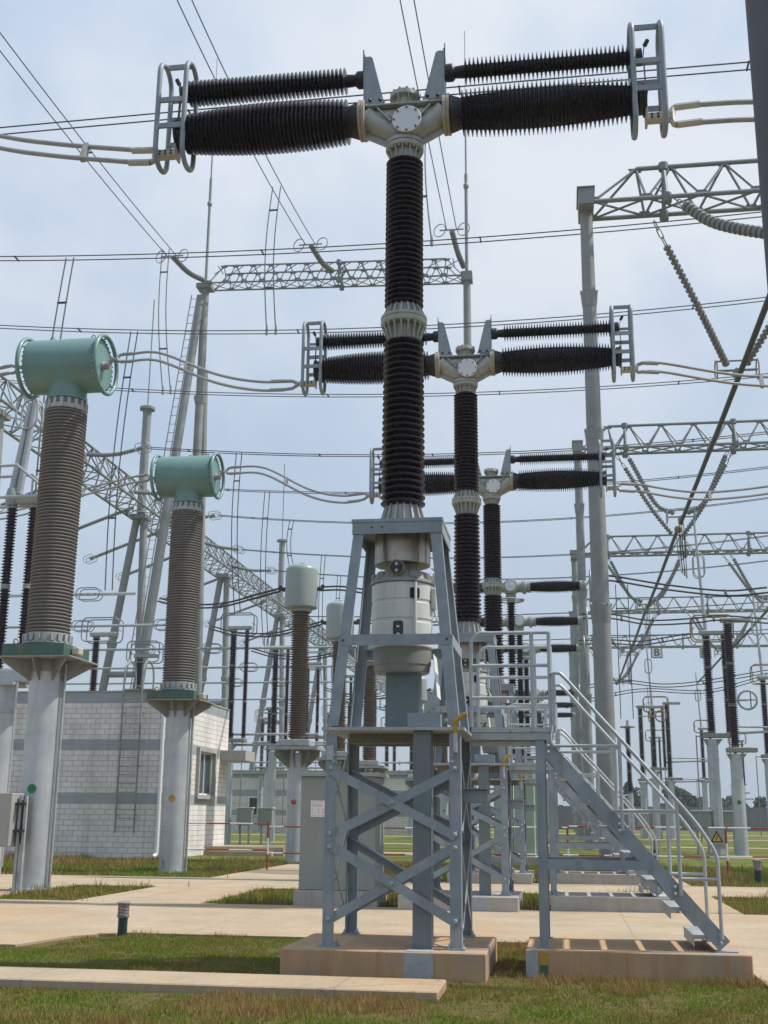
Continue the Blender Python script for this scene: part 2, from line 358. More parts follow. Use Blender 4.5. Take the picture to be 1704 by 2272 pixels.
def paving_material():
    m = mat('warm_concrete_paving', (.39, .315, .222), .9, 0, .14, .9, .2, 80, blotch=((.42, .27, .15), .6, .3), spec=.2)
    n = m.node_tree; l = n.links.new; b = n.nodes['Principled BSDF']
    src = b.inputs['Base Color'].links[0].from_socket
    t = n.nodes.new('ShaderNodeTexCoord'); br = n.nodes.new('ShaderNodeTexBrick')
    br.offset = 0; br.inputs['Scale'].default_value = 1; br.inputs['Brick Width'].default_value = 3.1; br.inputs['Row Height'].default_value = 2.9
    br.inputs['Mortar Size'].default_value = .012; br.inputs['Mortar Smooth'].default_value = .1
    mp = n.nodes.new('ShaderNodeMapping'); mp.inputs['Location'].default_value = (.35, .1, 0)
    l(t.outputs['Object'], mp.inputs[0]); l(mp.outputs[0], br.inputs['Vector'])
    # meandering hairline cracks, only here and there
    zc = n.nodes.new('ShaderNodeTexNoise'); zc.inputs['Scale'].default_value = 1.1; zc.inputs['Detail'].default_value = 5; l(t.outputs['Object'], zc.inputs['Vector'])
    ad = n.nodes.new('ShaderNodeVectorMath'); ad.operation = 'MULTIPLY_ADD'; ad.inputs[1].default_value = (.9, .9, 0); l(zc.outputs['Color'], ad.inputs[0]); l(t.outputs['Object'], ad.inputs[2])
    vo = n.nodes.new('ShaderNodeTexVoronoi'); vo.feature = 'DISTANCE_TO_EDGE'; vo.inputs['Scale'].default_value = .23; l(ad.outputs[0], vo.inputs['Vector'])
    ck = n.nodes.new('ShaderNodeMapRange'); ck.inputs['From Max'].default_value = .004; ck.inputs['To Min'].default_value = .6; ck.inputs['To Max'].default_value = 0; l(vo.outputs['Distance'], ck.inputs['Value'])
    zm = n.nodes.new('ShaderNodeTexNoise'); zm.inputs['Scale'].default_value = .22; l(t.outputs['Object'], zm.inputs['Vector'])
    mm = n.nodes.new('ShaderNodeMapRange'); mm.inputs['From Min'].default_value = .5; mm.inputs['From Max'].default_value = .58; l(zm.outputs['Fac'], mm.inputs['Value'])
    cm = n.nodes.new('ShaderNodeMath'); cm.operation = 'MULTIPLY'; l(ck.outputs[0], cm.inputs[0]); l(mm.outputs[0], cm.inputs[1])
    cx_ = n.nodes.new('ShaderNodeMix'); cx_.data_type = 'RGBA'; cx_.inputs['B'].default_value = (.2, .15, .1, 1); l(src, cx_.inputs['A']); l(cm.outputs[0], cx_.inputs['Factor']); src = cx_.outputs['Result']
    # fine grain and small dark spots
    zg = n.nodes.new('ShaderNodeTexNoise'); zg.inputs['Scale'].default_value = 14; zg.inputs['Detail'].default_value = 8; zg.inputs['Roughness'].default_value = .75; l(t.outputs['Object'], zg.inputs['Vector'])
    gg = n.nodes.new('ShaderNodeMapRange'); gg.inputs['From Min'].default_value = .3; gg.inputs['From Max'].default_value = .7; gg.inputs['To Min'].default_value = .84; gg.inputs['To Max'].default_value = 1.1; l(zg.outputs['Fac'], gg.inputs['Value'])
    gm = n.nodes.new('ShaderNodeMix'); gm.data_type = 'RGBA'; gm.blend_type = 'MULTIPLY'; gm.inputs['Factor'].default_value = 1; l(src, gm.inputs['A']); l(gg.outputs[0], gm.inputs['B']); src = gm.outputs['Result']
    mx = n.nodes.new('ShaderNodeMix'); mx.data_type = 'RGBA'; mx.inputs['B'].default_value = (.26, .20, .14, 1)
    f = n.nodes.new('ShaderNodeMath'); f.operation = 'MULTIPLY'; f.inputs[1].default_value = .7
    l(br.outputs['Fac'], f.inputs[0]); l(f.outputs[0], mx.inputs['Factor']); l(src, mx.inputs['A']); l(mx.outputs['Result'], b.inputs['Base Color'])
    return m
M['pave'] = paving_material()
g = MB(); g.add([(-420, -60, 0), (420, -60, 0), (420, 620, 0), (-420, 620, 0)], [(0, 1, 2, 3)])
struct(g.build('ground', 'ground', smooth=False), 'grassy ground of the switchyard')
PAVE = {'road': [(-70, 70, 2.8, 8.5)], 'service_road': [(-70, 70, 13.4, 17.5)],
        'path': [(3.8, 6.6, -8, 2.796), (3.8, 4.9, 8.504, 13.396), (-7.5, -5, 8.504, 13.396), (-70, -9.5, 8.504, 13.396), (-7.5, -5, 17.504, 27), (3.8, 4.9, 17.504, 40)],
        'far_path': [(-70, 90, 40.004, 42), (-70, 110, 58, 60), (-70, 130, 84, 87), (-70, 160, 112, 116)]}
for nm, rs in PAVE.items():
    b = MB()
    for x0, x1, y0, y1 in rs: b.box((x0, y0, -.08), (x1, y1, .03))
    if nm == 'road':
        b.add([(-70, 1.0, .03), (-5.1, 1.0, .03), (-4.85, 2.2, .03), (-4.3, 2.796, .03), (-70, 2.796, .03), (-70, 1.0, -.05), (-5.1, 1.0, -.05), (-4.85, 2.2, -.05), (-4.3, 2.796, -.05), (-70, 2.796, -.05)],
              [(0, 1, 2, 3, 4), (0, 5, 6, 1), (1, 6, 7, 2), (2, 7, 8, 3)])
    struct(b.build(nm, 'pave', smooth=False))
b = MB(); b.bbox((-40, -2.38, -.05), (.62, -1.52, .085), .012)
struct(b.build('kerb_path', 'pave', smooth=False), 'long raised concrete trench cover in the front lawn')

BLOCK = [(-1.25, 1.02, -1.05, 1.06), (1.33, 3.76, -.56, 1.06), (-40, .64, -2.4, -1.5), (-1.25, 1.02, 7.9, 10.1), (1.33, 3.76, 8.4, 10.1), (-1.25, 1.02, 17, 19.1), (1.33, 3.76, 17.4, 19.1), (-3.2, -1.7, 8.5, 9.5)]
def grass(name, x0, x1, y0, y1, dens, h, wd, seed, lab):
    rng = np.random.default_rng(seed); n = int((x1-x0)*(y1-y0)*dens)
    x = rng.uniform(x0, x1, n); y = rng.uniform(y0, y1, n); ok = np.ones(n, bool)
    for rs in PAVE.values():
        for a, b_, c, d in rs:
            wob = .05*(vnoise(x, y, 2.7, 31)-.45)
            ok &= ~((x > a+wob) & (x < b_-wob) & (y > c+wob) & (y < d-wob))
    ok &= ~((x < -4.7) & (y > .95) & (y < 2.85)) & ~((x < -4.25) & (y > 2.2-(x+4.85)*-1 if False else y > 2.25) & (y < 2.85))
    for a, b_, c, d in BLOCK: ok &= ~((x > a) & (x < b_) & (y > c) & (y < d))
    dry = fbm(x, y, .8, 3)*.7+fbm(x, y, 3.1, 8)*.3; clump = fbm(x, y, 2.3, 5)
    bare = fbm(x, y, 1.3, 12)
    ok &= ~((bare < .35) & (rng.random(n) < .7))
    ok &= rng.random(n) < (.45+.8*clump)
    x, y, dry, clump = x[ok], y[ok], dry[ok], clump[ok]; n = len(x)
    tus = np.clip((dry-.57)/.06, 0, 1)*(.5+clump)
    hh = h*(.45+.9*clump+1.5*tus)*rng.uniform(.55, 1.25, n); a = rng.uniform(0, 2*PI, n); lean = rng.uniform(.1, .75, n)*hh; la = rng.uniform(0, 2*PI, n)
    ww = wd*rng.uniform(.6, 1.4, n)
    co = np.zeros((n, 3, 3)); dx, dy = np.cos(a)*ww/2, np.sin(a)*ww/2
    co[:, 0] = np.stack([x-dx, y-dy, np.full(n, -.005)], 1); co[:, 1] = np.stack([x+dx, y+dy, np.full(n, -.005)], 1)
    co[:, 2] = np.stack([x+np.cos(la)*lean, y+np.sin(la)*lean, hh], 1)
    me = bpy.data.meshes.new(name); me.vertices.add(3*n); me.loops.add(3*n); me.polygons.add(n)
    me.vertices.foreach_set('co', co.ravel()); me.loops.foreach_set('vertex_index', np.arange(3*n)); me.polygons.foreach_set('loop_start', np.arange(0, 3*n, 3))
    me.update(); me.validate()
    gcol = np.array([.18, .185, .028]); lush = np.array([.14, .225, .018]); tan = np.array([.36, .245, .095]); brown = np.array([.20, .125, .055])
    t = np.clip((dry-.54)/.14, 0, 1)[:, None]; gr = np.clip((fbm(x, y, .6, 21)-.45)/.15, 0, 1)[:, None]
    c = (gcol*(1-gr)+lush*gr)*(1-t)+(tan*.75+brown*.25)*t
    pick = rng.random(n); c[pick < .10] = tan*.85; c[pick > .96] = brown
    c *= rng.uniform(.75, 1.25, (n, 1))
    ca = me.color_attributes.new('tint', 'FLOAT_COLOR', 'POINT'); cc = np.ones((n, 3, 4)); cc[:, :, :3] = c[:, None, :]
    ca.data.foreach_set('color', cc.ravel())
    me.materials.append(M['blade']); o = bpy.data.objects.new(name, me); COL.objects.link(o); o['kind'] = 'stuff'; o['label'] = lab; return o
m = bpy.data.materials.new('grass_blade'); m.use_nodes = True; n_ = m.node_tree; at_ = n_.nodes.new('ShaderNodeAttribute'); at_.attribute_name = 'tint'
b_ = n_.nodes['Principled BSDF']; n_.links.new(at_.outputs['Color'], b_.inputs['Base Color']); b_.inputs['Roughness'].default_value = .8; b_.inputs['Specular IOR Level'].default_value = .15
tr_ = n_.nodes.new('ShaderNodeBsdfTranslucent'); n_.links.new(at_.outputs['Color'], tr_.inputs['Color']); ms_ = n_.nodes.new('ShaderNodeMixShader'); ms_.inputs[0].default_value = .3
n_.links.new(b_.outputs[0], ms_.inputs[1]); n_.links.new(tr_.outputs[0], ms_.inputs[2]); n_.links.new(ms_.outputs[0], n_.nodes['Material Output'].inputs['Surface']); M['blade'] = m
grass('lawn_grass', -6.5, 6.5, -5.6, 2.82, 2600, .034, .010, 1, 'patchy green and straw coloured lawn in the foreground')
grass('verge_grass', -11, 11, 8.45, 13.45, 420, .09, .02, 2, 'tufted grass verge between the two concrete roads')
grass('yard_grass', -22, 22, 17.45, 30, 260, .09, .03, 4, 'grass around the brick building and under the red and white rails')

# ---------------------------------------------------------------- circuit breaker with closing resistors
def ribs(b, n, r0, z0, r1, z1, rb, t=.014, c=(0, 0, 0), axis=(0, 0, 1)):
    """triangular stiffening ribs between radius r0 at z0 and r1 at z1, standing on a body of radius rb"""
    x, y, d = _frame(axis); c = np.asarray(c, float)
    for k in range(n):
        a = 2*PI*(k+.5)/n; e = math.cos(a)*x+math.sin(a)*y; tt = -math.sin(a)*x+math.cos(a)*y
        b.prism([(rb, z0), (r0, z0), (r1, z1), (rb, z1)], c, e, d, tt, t)
def bolts(b, n, r, z, s=.018, h=.025, c=(0, 0, 0), axis=(0, 0, 1), ph=.5):
    x, y, d = _frame(axis); c = np.asarray(c, float)
    for k in range(n):
        a = 2*PI*(k+ph)/n; p = c+r*(math.cos(a)*x+math.sin(a)*y)+d*z
        b.lathe([(s, 0), (s, h*.75), (s*.6, h)], p, d, 6)
def make_breaker(label):
    t = thing('circuit_breaker', label, 'circuit breaker', (-.045, 0, 0), group='T shaped circuit breakers in a row')
    MB().lathe([(.20, 5.30)]+sheds(5.34, 7.54, 27, lambda q: .205-.02*q, lambda q: .278-.022*q)+[(.18, 7.62)], n=36).build('lower_insulator', 'porc', t, angle=25)
    MB().lathe([(.175, 7.95)]+sheds(8.0, 10.11, 29, .178, lambda q: .252-.006*q)+[(.17, 10.16)], n=36).build('upper_insulator', 'porc', t, angle=25)
    b = MB().lathe([(.21, 5.073), (.305, 5.075), (.305, 5.11), (.235, 5.115), (.20, 5.37), (.19, 5.37)], n=36); ribs(b, 16, .298, 5.112, .225, 5.355, .18, .018); bolts(b, 18, .27, 5.105, ph=0)
    b.build('base_flange', 'alu', t, angle=30)
    b = MB().lathe([(.19, 7.53), (.195, 7.54), (.20, 7.735), (.29, 7.745), (.298, 7.76), (.298, 7.80), (.285, 7.81), (.285, 7.82), (.298, 7.83), (.298, 7.86), (.205, 7.875), (.19, 8.03), (.18, 8.03)], n=40)
    ribs(b, 18, .21, 7.54, .285, 7.745, .18, .02); ribs(b, 18, .285, 7.868, .21, 8.025, .18, .02); bolts(b, 20, .265, 7.86, ph=0); bolts(b, 20, .265, 7.74, h=-.02, ph=0); b.build('joint_flange', 'alu', t, angle=30)
    b = MB().lathe([(.175, 10.12), (.18, 10.13), (.18, 10.26), (.25, 10.27), (.255, 10.28), (.255, 10.325), (.24, 10.33), (.24, 10.34), (.255, 10.345), (.255, 10.39), (.245, 10.40), (.17, 10.405)], n=40)
    ribs(b, 14, .185, 10.12, .245, 10.27, .17, .018); bolts(b, 14, .225, 10.27, h=-.03, ph=0); b.build('neck_flange', 'alu', t, angle=30)
    # tee housing
    b = MB().cyl((-.53, 0, 10.80), (.53, 0, 10.80), .115, 28)
    for s in (-1, 1):
        b.lathe([(.19, 0), (.155, .14), (.125, .58)], (s*.53, 0, 10.79), (-s*.50, 0, -.31), 24)
        b.prism([(s*.56, 10.53), (s*.56, 10.9), (0, 10.9), (0, 10.40), (s*.24, 10.36)][::-s], (0, 0, 0), (1, 0, 0), (0, 0, 1), (0, 1, 0), .026)
        for k in range(3): b.tube([(s*(.26+.10*k), -.016, 10.395+.055*k), (s*(.26+.10*k), .016, 10.395+.055*k)], .017, 8)
        b.bar((s*.36, -.12, 10.89), (s*.17, -.15, 10.66), .02, .05, (0, 1, 0))
    b.cyl((.06, .02, 10.59), (.06, -.267, 10.59), .195, 32); b.lathe([(.165, 10.4), (.17, 10.6)], n=28)
    b.bbox((-.53, -.17, 10.905), (.53, .17, 10.93), .006)
    b.build('tee_housing', 'alu', t, angle=30)
    b = MB().lathe([(.14, 10.92), (.14, 11.03), (.2, 11.06), (.205, 11.06), (.205, 11.10), (.195, 11.11), (.195, 11.13), (.17, 11.145)], n=32); ribs(b, 8, .15, 10.94, .2, 11.06, .12); bolts(b, 12, .185, 11.13)
    b.build('top_cap', 'alu', t, angle=30)
    c = MB().lathe([(.188, 0), (.195, .006), (.195, .018), (.19, .022)], (0.06, -.272, 10.59), (0, -1, 0), 40); c.build('inspection_cover', 'cover', t, angle=30)
    c = MB(); bolts(c, 8, .172, .02, .017, .03, (0.06, -.272, 10.59), (0, -1, 0), 0); c.build('cover_bolts', 'lampcap', t)
    for s in (-1, 1):
        X = lambda v: s*v
        b = MB(); b.lathe([(.245, 0), (.275, .004), (.275, .04), (.265, .045), (.265, .052), (.275, .056), (.275, .09)], (X(.525), 0, 10.79), (s, 0, 0), 36); b.build('end_flange', 'alu_rust', t, angle=30)
        b = MB().lathe([(.24, 0), (.245, .02), (.235, .05), (.205, .13), (.2, .16)], (X(.617), 0, 10.79), (s, 0, 0), 32); ribs(b, 12, .245, .03, .21, .13, .19, .02, (X(.617), 0, 10.79), (s, 0, 0)); b.build('end_collar', 'dark', t, angle=30)
        core = lambda q: .175+.085*math.sin(PI*min(1, max(0, (.12+q*.88)))**1.0)**.9
        p = sheds(.76, 3.08, 40, core, lambda q: core(q)+.088, 'sharp')
        MB().lathe([(.19, .72)]+p+[(.16, 3.12)], (0, 0, 10.79), (s, 0, 0), 40).build('interrupter_insulator', 'porc', t, angle=25)
        # closing resistor above, carried by a channel bracket
        b = MB(); b.box((min(X(.535), X(.55)), -.15, 10.94), (max(X(.535), X(.55)), .15, 11.72))
        for yy in (-.135, .135): b.prism([(X(.535), 10.96), (X(.25), 10.96), (X(.28), 11.02), (X(.43), 11.66), (X(.46), 11.69), (X(.535), 11.69)], (0, yy, 0), (1, 0, 0), (0, 0, 1), (0, 1, 0), .014)
        b.build('resistor_bracket', 'frame', t, smooth=False)
        b = MB()
        for yy in (-.145,):
            for xx in (.32, .46): b.lathe([(.022, 0), (.022, .02), (.012, .03)], (X(xx), yy, 11.0), (0, -1, 0), 6)
        b.lathe([(.02, 0), (.02, .04)], (X(.55), -.11, 11.34), (s, 0, 0), 6); b.bar((X(.556), -.13, 11.3), (X(.556), -.13, 11.8), .012, .03); b.build('bracket_bolts', 'dark', t)
        b = MB().lathe([(.095, 0), (.12, .01), (.12, .10), (.10, .12), (.09, .13)], (X(.552), 0, 11.43), (s, 0, 0), 24); b.build('resistor_collar', 'dark', t, angle=30)
        MB().lathe([(.078, .66)]+sheds(.80, 3.06, 40, .088, .178, 'sharp')+[(.08, 3.1)], (0, 0, 11.43), (s, 0, 0), 32).build('resistor_insulator', 'porc', t, angle=25)
        # outer end: fittings, link plate, terminal pad and grading ring
        b = MB().lathe([(.17, 0), (.2, .015), (.2, .07), (.23, .075), (.23, .11), (.15, .12)], (X(3.08), 0, 10.79), (s, 0, 0), 28); b.lathe([(.09, 0), (.115, .01), (.115, .09), (.07, .1)], (X(3.07), 0, 11.43), (s, 0, 0), 20)
        b.bar((X(3.17), 0, 11.33), (X(3.205), 0, 11.62), .012, .09, (0, 1, 0)); b.bar((X(3.2), .02, 10.95), (X(3.19), .02, 11.35), .012, .07, (0, 1, 0)); b.tube([(X(3.21), 0, 11.6), (X(3.25), 0, 11.68)], .03, 8)
        b.build('end_fitting', 'dark', t, angle=30)
        b = MB()
        for xx in (3.03, 3.41): b.track((X(xx), 0, 11.08), (0, 1, 0), (0, 0, 1), .245, .80, .24, .036, 10, 12)
        for yy, zz in ((-.245, 11.20), (.245, 11.20), (0, 11.88), (.245, 10.80), (-.245, 10.80), (.245, 11.5)): b.bar((X(3.03), yy, zz), (X(3.41), yy, zz), .03, .075 if zz != 11.5 else .05)
        for zz in (10.80,): b.bar((X(3.19), -.24, zz), (X(3.19), .24, zz), .03, .05)
        b.build('grading_ring', 'frame', t, angle=40)
        b = MB(); b.bbox((min(X(3.18), X(3.52)), -.07, 10.45), (max(X(3.18), X(3.52)), .07, 10.55), .008); b.bbox((min(X(3.17), X(3.2)), -.12, 10.42), (max(X(3.17), X(3.2)), .12, 10.8), .004); b.build('terminal_pad', 'cream', t, smooth=False)
        b = MB()
        for i in range(3):
            for k in range(2): b.lathe([(.016, 0), (.016, .012)], (X(3.25+.08*i), -.07, 10.478+.045*k), (0, -1, 0), 6)
        b.build('pad_bolts', 'dark', t)
    # mechanism hanging in the upper frame
    b = MB().lathe([(.10, 4.60), (.335, 4.60), (.34, 4.605), (.34, 5.03)], n=40); b.build('spring_can', 'can', t, angle=30)
    b = MB().lathe([(.19, 4.46), (.19, 4.60)], n=28); b.build('drive_neck', 'drumbase', t, angle=30)
    b = MB().lathe([(.30, 4.35), (.362, 4.348), (.372, 4.33), (.372, 4.15), (.364, 4.14), (.364, 4.11), (.372, 4.10), (.372, 3.92), (.363, 3.91), (.363, 3.875), (.372, 3.865), (.372, 3.59), (.355, 3.58)], n=56)
    dr = b.build('mechanism_drum', 'drum', t, angle=28)
    b = MB().lathe([(.20, 4.52), (.30, 4.50), (.33, 4.47), (.352, 4.40), (.385, 4.392), (.388, 4.385), (.388, 4.356), (.378, 4.352)], n=56)
    for k in range(10):
        a = 2*PI*(k+.3)/10; b.lathe([(.055, 0), (.055, .07), (.03, .09)], (.325*math.cos(a), .325*math.sin(a), 4.40), (0, 0, 1), 12)
    b.build('drum_lid', 'drumbase', dr, angle=30)
    b = MB().lathe([(.335, 3.375), (.345, 3.385), (.35, 3.5), (.35, 3.585), (.30, 3.59)], n=48); b.lathe([(.1, 3.285), (.31, 3.29), (.325, 3.30), (.334, 3.34), (.334, 3.38)], n=40); b.build('drum_base', 'drumbase', t, angle=30)
    b = MB().lathe([(.085, 0), (.095, .01), (.095, .03), (.085, .04)], (-.02, -.36, 4.51), (0, -1, 0), 28); gz = b.build('pressure_gauge', 'lampcap', t, angle=30)
    b = MB().lathe([(.078, 0), (.076, .004)], (-.02, -.401, 4.51), (0, -1, 0), 28); b.build('gauge_face', 'dark', gz)
    b = MB().lathe([(.02, 0), (.02, .004)], (-.02, -.406, 4.55), (0, -1, 0), 12); b.lathe([(.02, 0), (.02, .004)], (-.02, -.406, 4.47), (0, -1, 0), 12); b.build('gauge_marking', 'cream', gz)
    for xx, zz, ww, hh in ((.19, 4.21, .055, .058), (-.0, 3.78, .052, .085)):
        yy = -math.sqrt(.372**2-xx**2); a = math.atan2(xx, -yy); ex = V(math.cos(a), math.sin(a), 0)
        b = MB().track((xx, yy-.004, zz), ex, (0, 0, 1), ww, hh, .02, .008, 5, 6); b.prism([(-ww, -hh), (ww, -hh), (ww, hh), (-ww, hh)], (xx, yy-.004, zz), ex, (0, 0, 1), (math.sin(a), -math.cos(a), 0), .012)
        wd = b.build('inspection_window', 'glass', dr, angle=40)
        if hh > .06: MB().box((xx-.016, yy-.016, zz+.012), (xx+.016, yy-.0115, zz+.034)).box((xx-.018, yy-.016, zz-.075), (xx+.02, yy-.0115, zz-.055)).build('window_label', 'cover', wd, smooth=False)
    b = MB().tube([(.2, -.30, 4.36), (.2, -.325, 4.3), (.2, -.325, 3.66)], .018, 8); b.tube([(.37, -.1, 4.55), (.42, -.1, 4.5), (.40, -.08, 4.35), (.40, -.08, 4.15), (.385, -.05, 4.05), (.42, -.05, 3.95), (.47, -.1, 3.85)], .014, 8); b.bbox((.36, -.12, 4.05), (.42, -.02, 4.3), .01); b.build('cable_pipe', 'drum', t)
    MB().bbox((-.175, -.16, 2.63), (.215, .2, 3.36), .01).build('drive_column', 'duct', t, smooth=False)
    # upper frame of angle iron
    for sx in (-1, 1):
        for sy in (-1, 1):
            MB().angle((sx*.52, sy*.52, 4.93), (sx*.745, sy*.745, 2.628), (-sx, 0, 0), (0, -sy, 0), .125, .012).build('frame_leg', 'frame', t, smooth=False)
    b = MB(); b.box((-.545, -.545, 5.03), (.545, .545, 5.07))
    b.build('top_plate', 'frame', t, smooth=False)
    b = MB()
    for s in (-1, 1):
        b.box((-.535, min(s*.525, s*.537), 4.89), (.535, max(s*.525, s*.537), 5.029)); b.box((min(s*.525, s*.537), -.524, 4.89), (max(s*.525, s*.537), .524, 5.029))
    b.build('top_fascia', 'frame', t, smooth=False)
    q = lambda z: .52+.225*(4.93-z)/2.30
    for s in (-1, 1):
        e = q(3.607)
        MB().bar((-e+.02, s*(e+.006), 3.607), (e-.02, s*(e+.006), 3.607), .012, .125).bar((-e+.1, s*(e-.055), 3.66), (e-.1, s*(e-.055), 3.66), .11, .012).build('cross_bar', 'frame', t, smooth=False)
        MB().bar((s*(e+.006), -e+.02, 3.607), (s*(e+.006), e-.02, 3.607), .012, .12).build('cross_bar', 'frame', t, smooth=False)
    b = MB()
    for sx in (-1, 1): b.lathe([(.014, 0), (.012, .012)], (sx*.60, -q(3.607)-.013, 3.607), (0, -1, 0), 6)
    b.lathe([(.012, 0), (.01, .01)], (-.3, -.537, 4.97), (0, -1, 0), 6); b.lathe([(.012, 0), (.01, .01)], (-.18, -.537, 4.97), (0, -1, 0), 6); b.build('frame_bolts', 'dark', t)
    b = MB(); b.prism([(-.2, 3.0), (.2, 3.0), (.2, 3.5), (-.2, 3.5)], (.725, -.0, 0), (0, 1, 0), V(-.095, 0, 1), (1, 0, 0), .008); b.build('side_notice', 'white', t, smooth=False)
    return t
cb = make_breaker('nearest and tallest T shaped circuit breaker, its off white drum facing the front lawn')
BX = [(0, 0), (.045, 9.0), (.05, 18.0)]
dup(cb, (BX[1][0]-.0, 9, 0), 'middle T shaped circuit breaker, half hidden behind the column of the nearest one')
dup(cb, (BX[2][0]-.0, 18, 0), 'farthest of the three T shaped breakers with paired interrupter and resistor arms')

def make_stand(label):
    t = thing('steel_stand', label, 'steel stand', (-.045, 0, .28), group='braced steel stands under the circuit breakers')
    zt = 2.33
    for sx in (-1, 1):
        for sy in (-1, 1):
            MB().angle((sx*.755, sy*.755, 0.02), (sx*.755, sy*.755, zt-.07), (-sx, 0, 0), (0, -sy, 0), .125, .013).box((sx*.69-.1, sy*.69-.1, 0), (sx*.69+.1, sy*.69+.1, .02)).build('leg', 'frame', t, smooth=False)
    for s in (-1, 1):
        for (za, zb) in ((1.86, 1.16), (1.06, .27)):
            for k in (-1, 1):
                y = s*(.77 if k == -s else .735)
                MB().bar((-.70*k, y, za), (.70*k, y, zb), .012, .10, (0, 0, 1)).bar((-.70*k, y-s*.05, za+.045), (.70*k, y-s*.05, zb+.045), .09, .012).build('brace', 'frame', t, smooth=False)
    for s in (-1, 1):
        for (za, zb) in ((2.1, 1.2), (1.15, .2)):
            for k in (-1, 1): MB().bar((s*(.75-.012*k), -.66*k, za), (s*(.75-.012*k), .66*k, zb), .01, .045, (0, 0, 1)).build('brace', 'galvl', t, smooth=False)
    b = MB()
    for sx in (-1, 1):
        for z in (1.88, 1.18, 1.04, .29): b.lathe([(.026, 0), (.026, .014), (.015, .022)], (sx*.69, -.771, z), (0, -1, 0), 8)
    for sx in (-1, 1):
        for sy in (-1, 1):
            for ax, ay in ((-.07, -.07), (.07, -.07), (-.07, .07), (.07, .07)): b.lathe([(.018, .02), (.018, .035), (.009, .037), (.009, .06)], (sx*.69+ax, sy*.69+ay, 0), (0, 0, 1), 6)
        for z in (2.02, 1.95): b.lathe([(.018, 0), (.018, .012), (.01, .018)], (sx*.66, -.771, z), (0, -1, 0), 6)
    b.lathe([(.026, 0), (.026, .014), (.015, .022)], (0, -.777, 1.51), (0, -1, 0), 8); b.lathe([(.026, 0), (.026, .014), (.015, .022)], (0, -.777, .665), (0, -1, 0), 8); b.build('stand_bolts', 'galv', t)
    MB().box((-.80, -.80, zt-.035), (.80, .80, zt)).build('platform_plate', 'galv', t, smooth=False)
    MB().bar((-.6, -.1, zt-.09), (.6, -.1, zt-.09), .12, .11).bar((-.6, .4, zt-.09), (.6, .4, zt-.09), .12, .11).box((-.68, .70, zt-.13), (.68, .715, zt-.036)).build('platform_joist', 'plate', t, smooth=False)
    MB().bbox((.225, -.74, 0), (.425, -.48, zt-.035), .006).build('cable_duct', 'duct', t, smooth=False)
    MB().bbox((.16, -.72, zt+.003), (.52, -.45, zt+.16), .006).build('cable_box', 'frame', t, smooth=False)
    MB().tube(spline([(.70, -.785, zt-.07), (.70, -.79, zt+.02), (.72, -.8, zt+.07), (.78, -.8, zt+.12), (.83, -.8, zt+.14)]), .027, 10).build('yellow_hose', 'yellow', t)
    MB().tube([(.70, -.79, zt-.28), (.70, -.79, zt-.07)], .027, 10).build('hose_sleeve', 'galvl', t)
    MB().box((-.745, -.774, zt-.36), (-.66, -.770, zt-.2)).build('corner_plate', 'galvl', t, smooth=False)
    MB().bbox((.76, -.45, 1.52), (1.02, -.25, 1.66), .006).box((.755, -.5, 1.665), (1.1, -.2, 1.68)).build('junction_box', 'frame', t, smooth=False)
    return t
st = make_stand('cross braced steel stand on the rust stained plinth nearest the camera')
dup(st, (BX[1][0], 9, .28), 'cross braced steel stand under the middle breaker, seen behind the nearest stand')
dup(st, (BX[2][0], 18, .28), 'cross braced steel stand under the farthest of the three breakers')
def plinth(x0, x1, y0, y1, h, m, label, name='concrete_plinth', patch=None, tape=None):
    t = thing(name, label, 'plinth', ((x0+x1)/2, (y0+y1)/2, 0), group='concrete plinths of breakers and stairs')
    cx, cy = (x0+x1)/2, (y0+y1)/2
    MB().bbox((x0-cx, y0-cy, -.1), (x1-cx, y1-cy, h), .012).build('plinth_block', m, t, smooth=False)
    if patch: MB().box((patch[0]-cx, y0-cy-.004, 0), (patch[1]-cx, y0-cy+.001, h-.02)).box((patch[0]-cx+.02, y0-cy+.015, h+.001), (patch[1]-cx-.01, y0-cy+.25, h+.004)).build('painted_patch', 'patch', t, smooth=False)
    if tape:
        MB().box((tape-cx, y0-cy-.012, .13), (tape-cx+.085, y0-cy-.001, .25)).build('yellow_strap', 'yellow', t, smooth=False)
        MB().box((tape-cx, y0-cy-.012, 0), (tape-cx+.085, y0-cy-.001, .13)).build('green_strap', 'ygreen', t, smooth=False)
    return t
plinth(-1.2, .98, -1.0, 1.05, .28, 'conc', 'rust stained concrete plinth under the nearest breaker stand', patch=(.12, .43))
plinth(-1.17, .98, 7.95, 10.05, .28, 'concg', 'grey concrete plinth under the middle breaker stand', patch=(.15, .43))
plinth(-1.15, .98, 17.0, 19.05, .28, 'concg', 'pale concrete plinth under the farthest breaker stand')
plinth(1.37, 3.72, -.5, 1.02, .28, 'conc', 'long brown concrete plinth under the nearest stairs with tread shadows on top', patch=(1.372, 1.5), tape=1.52)
plinth(1.42, 3.72, 8.5, 10.02, .28, 'concg', 'long grey plinth under the middle stairs beyond the road', tape=1.45)
plinth(1.42, 3.72, 17.5, 19.0, .28, 'concg', 'long plain plinth under the farthest stairs')

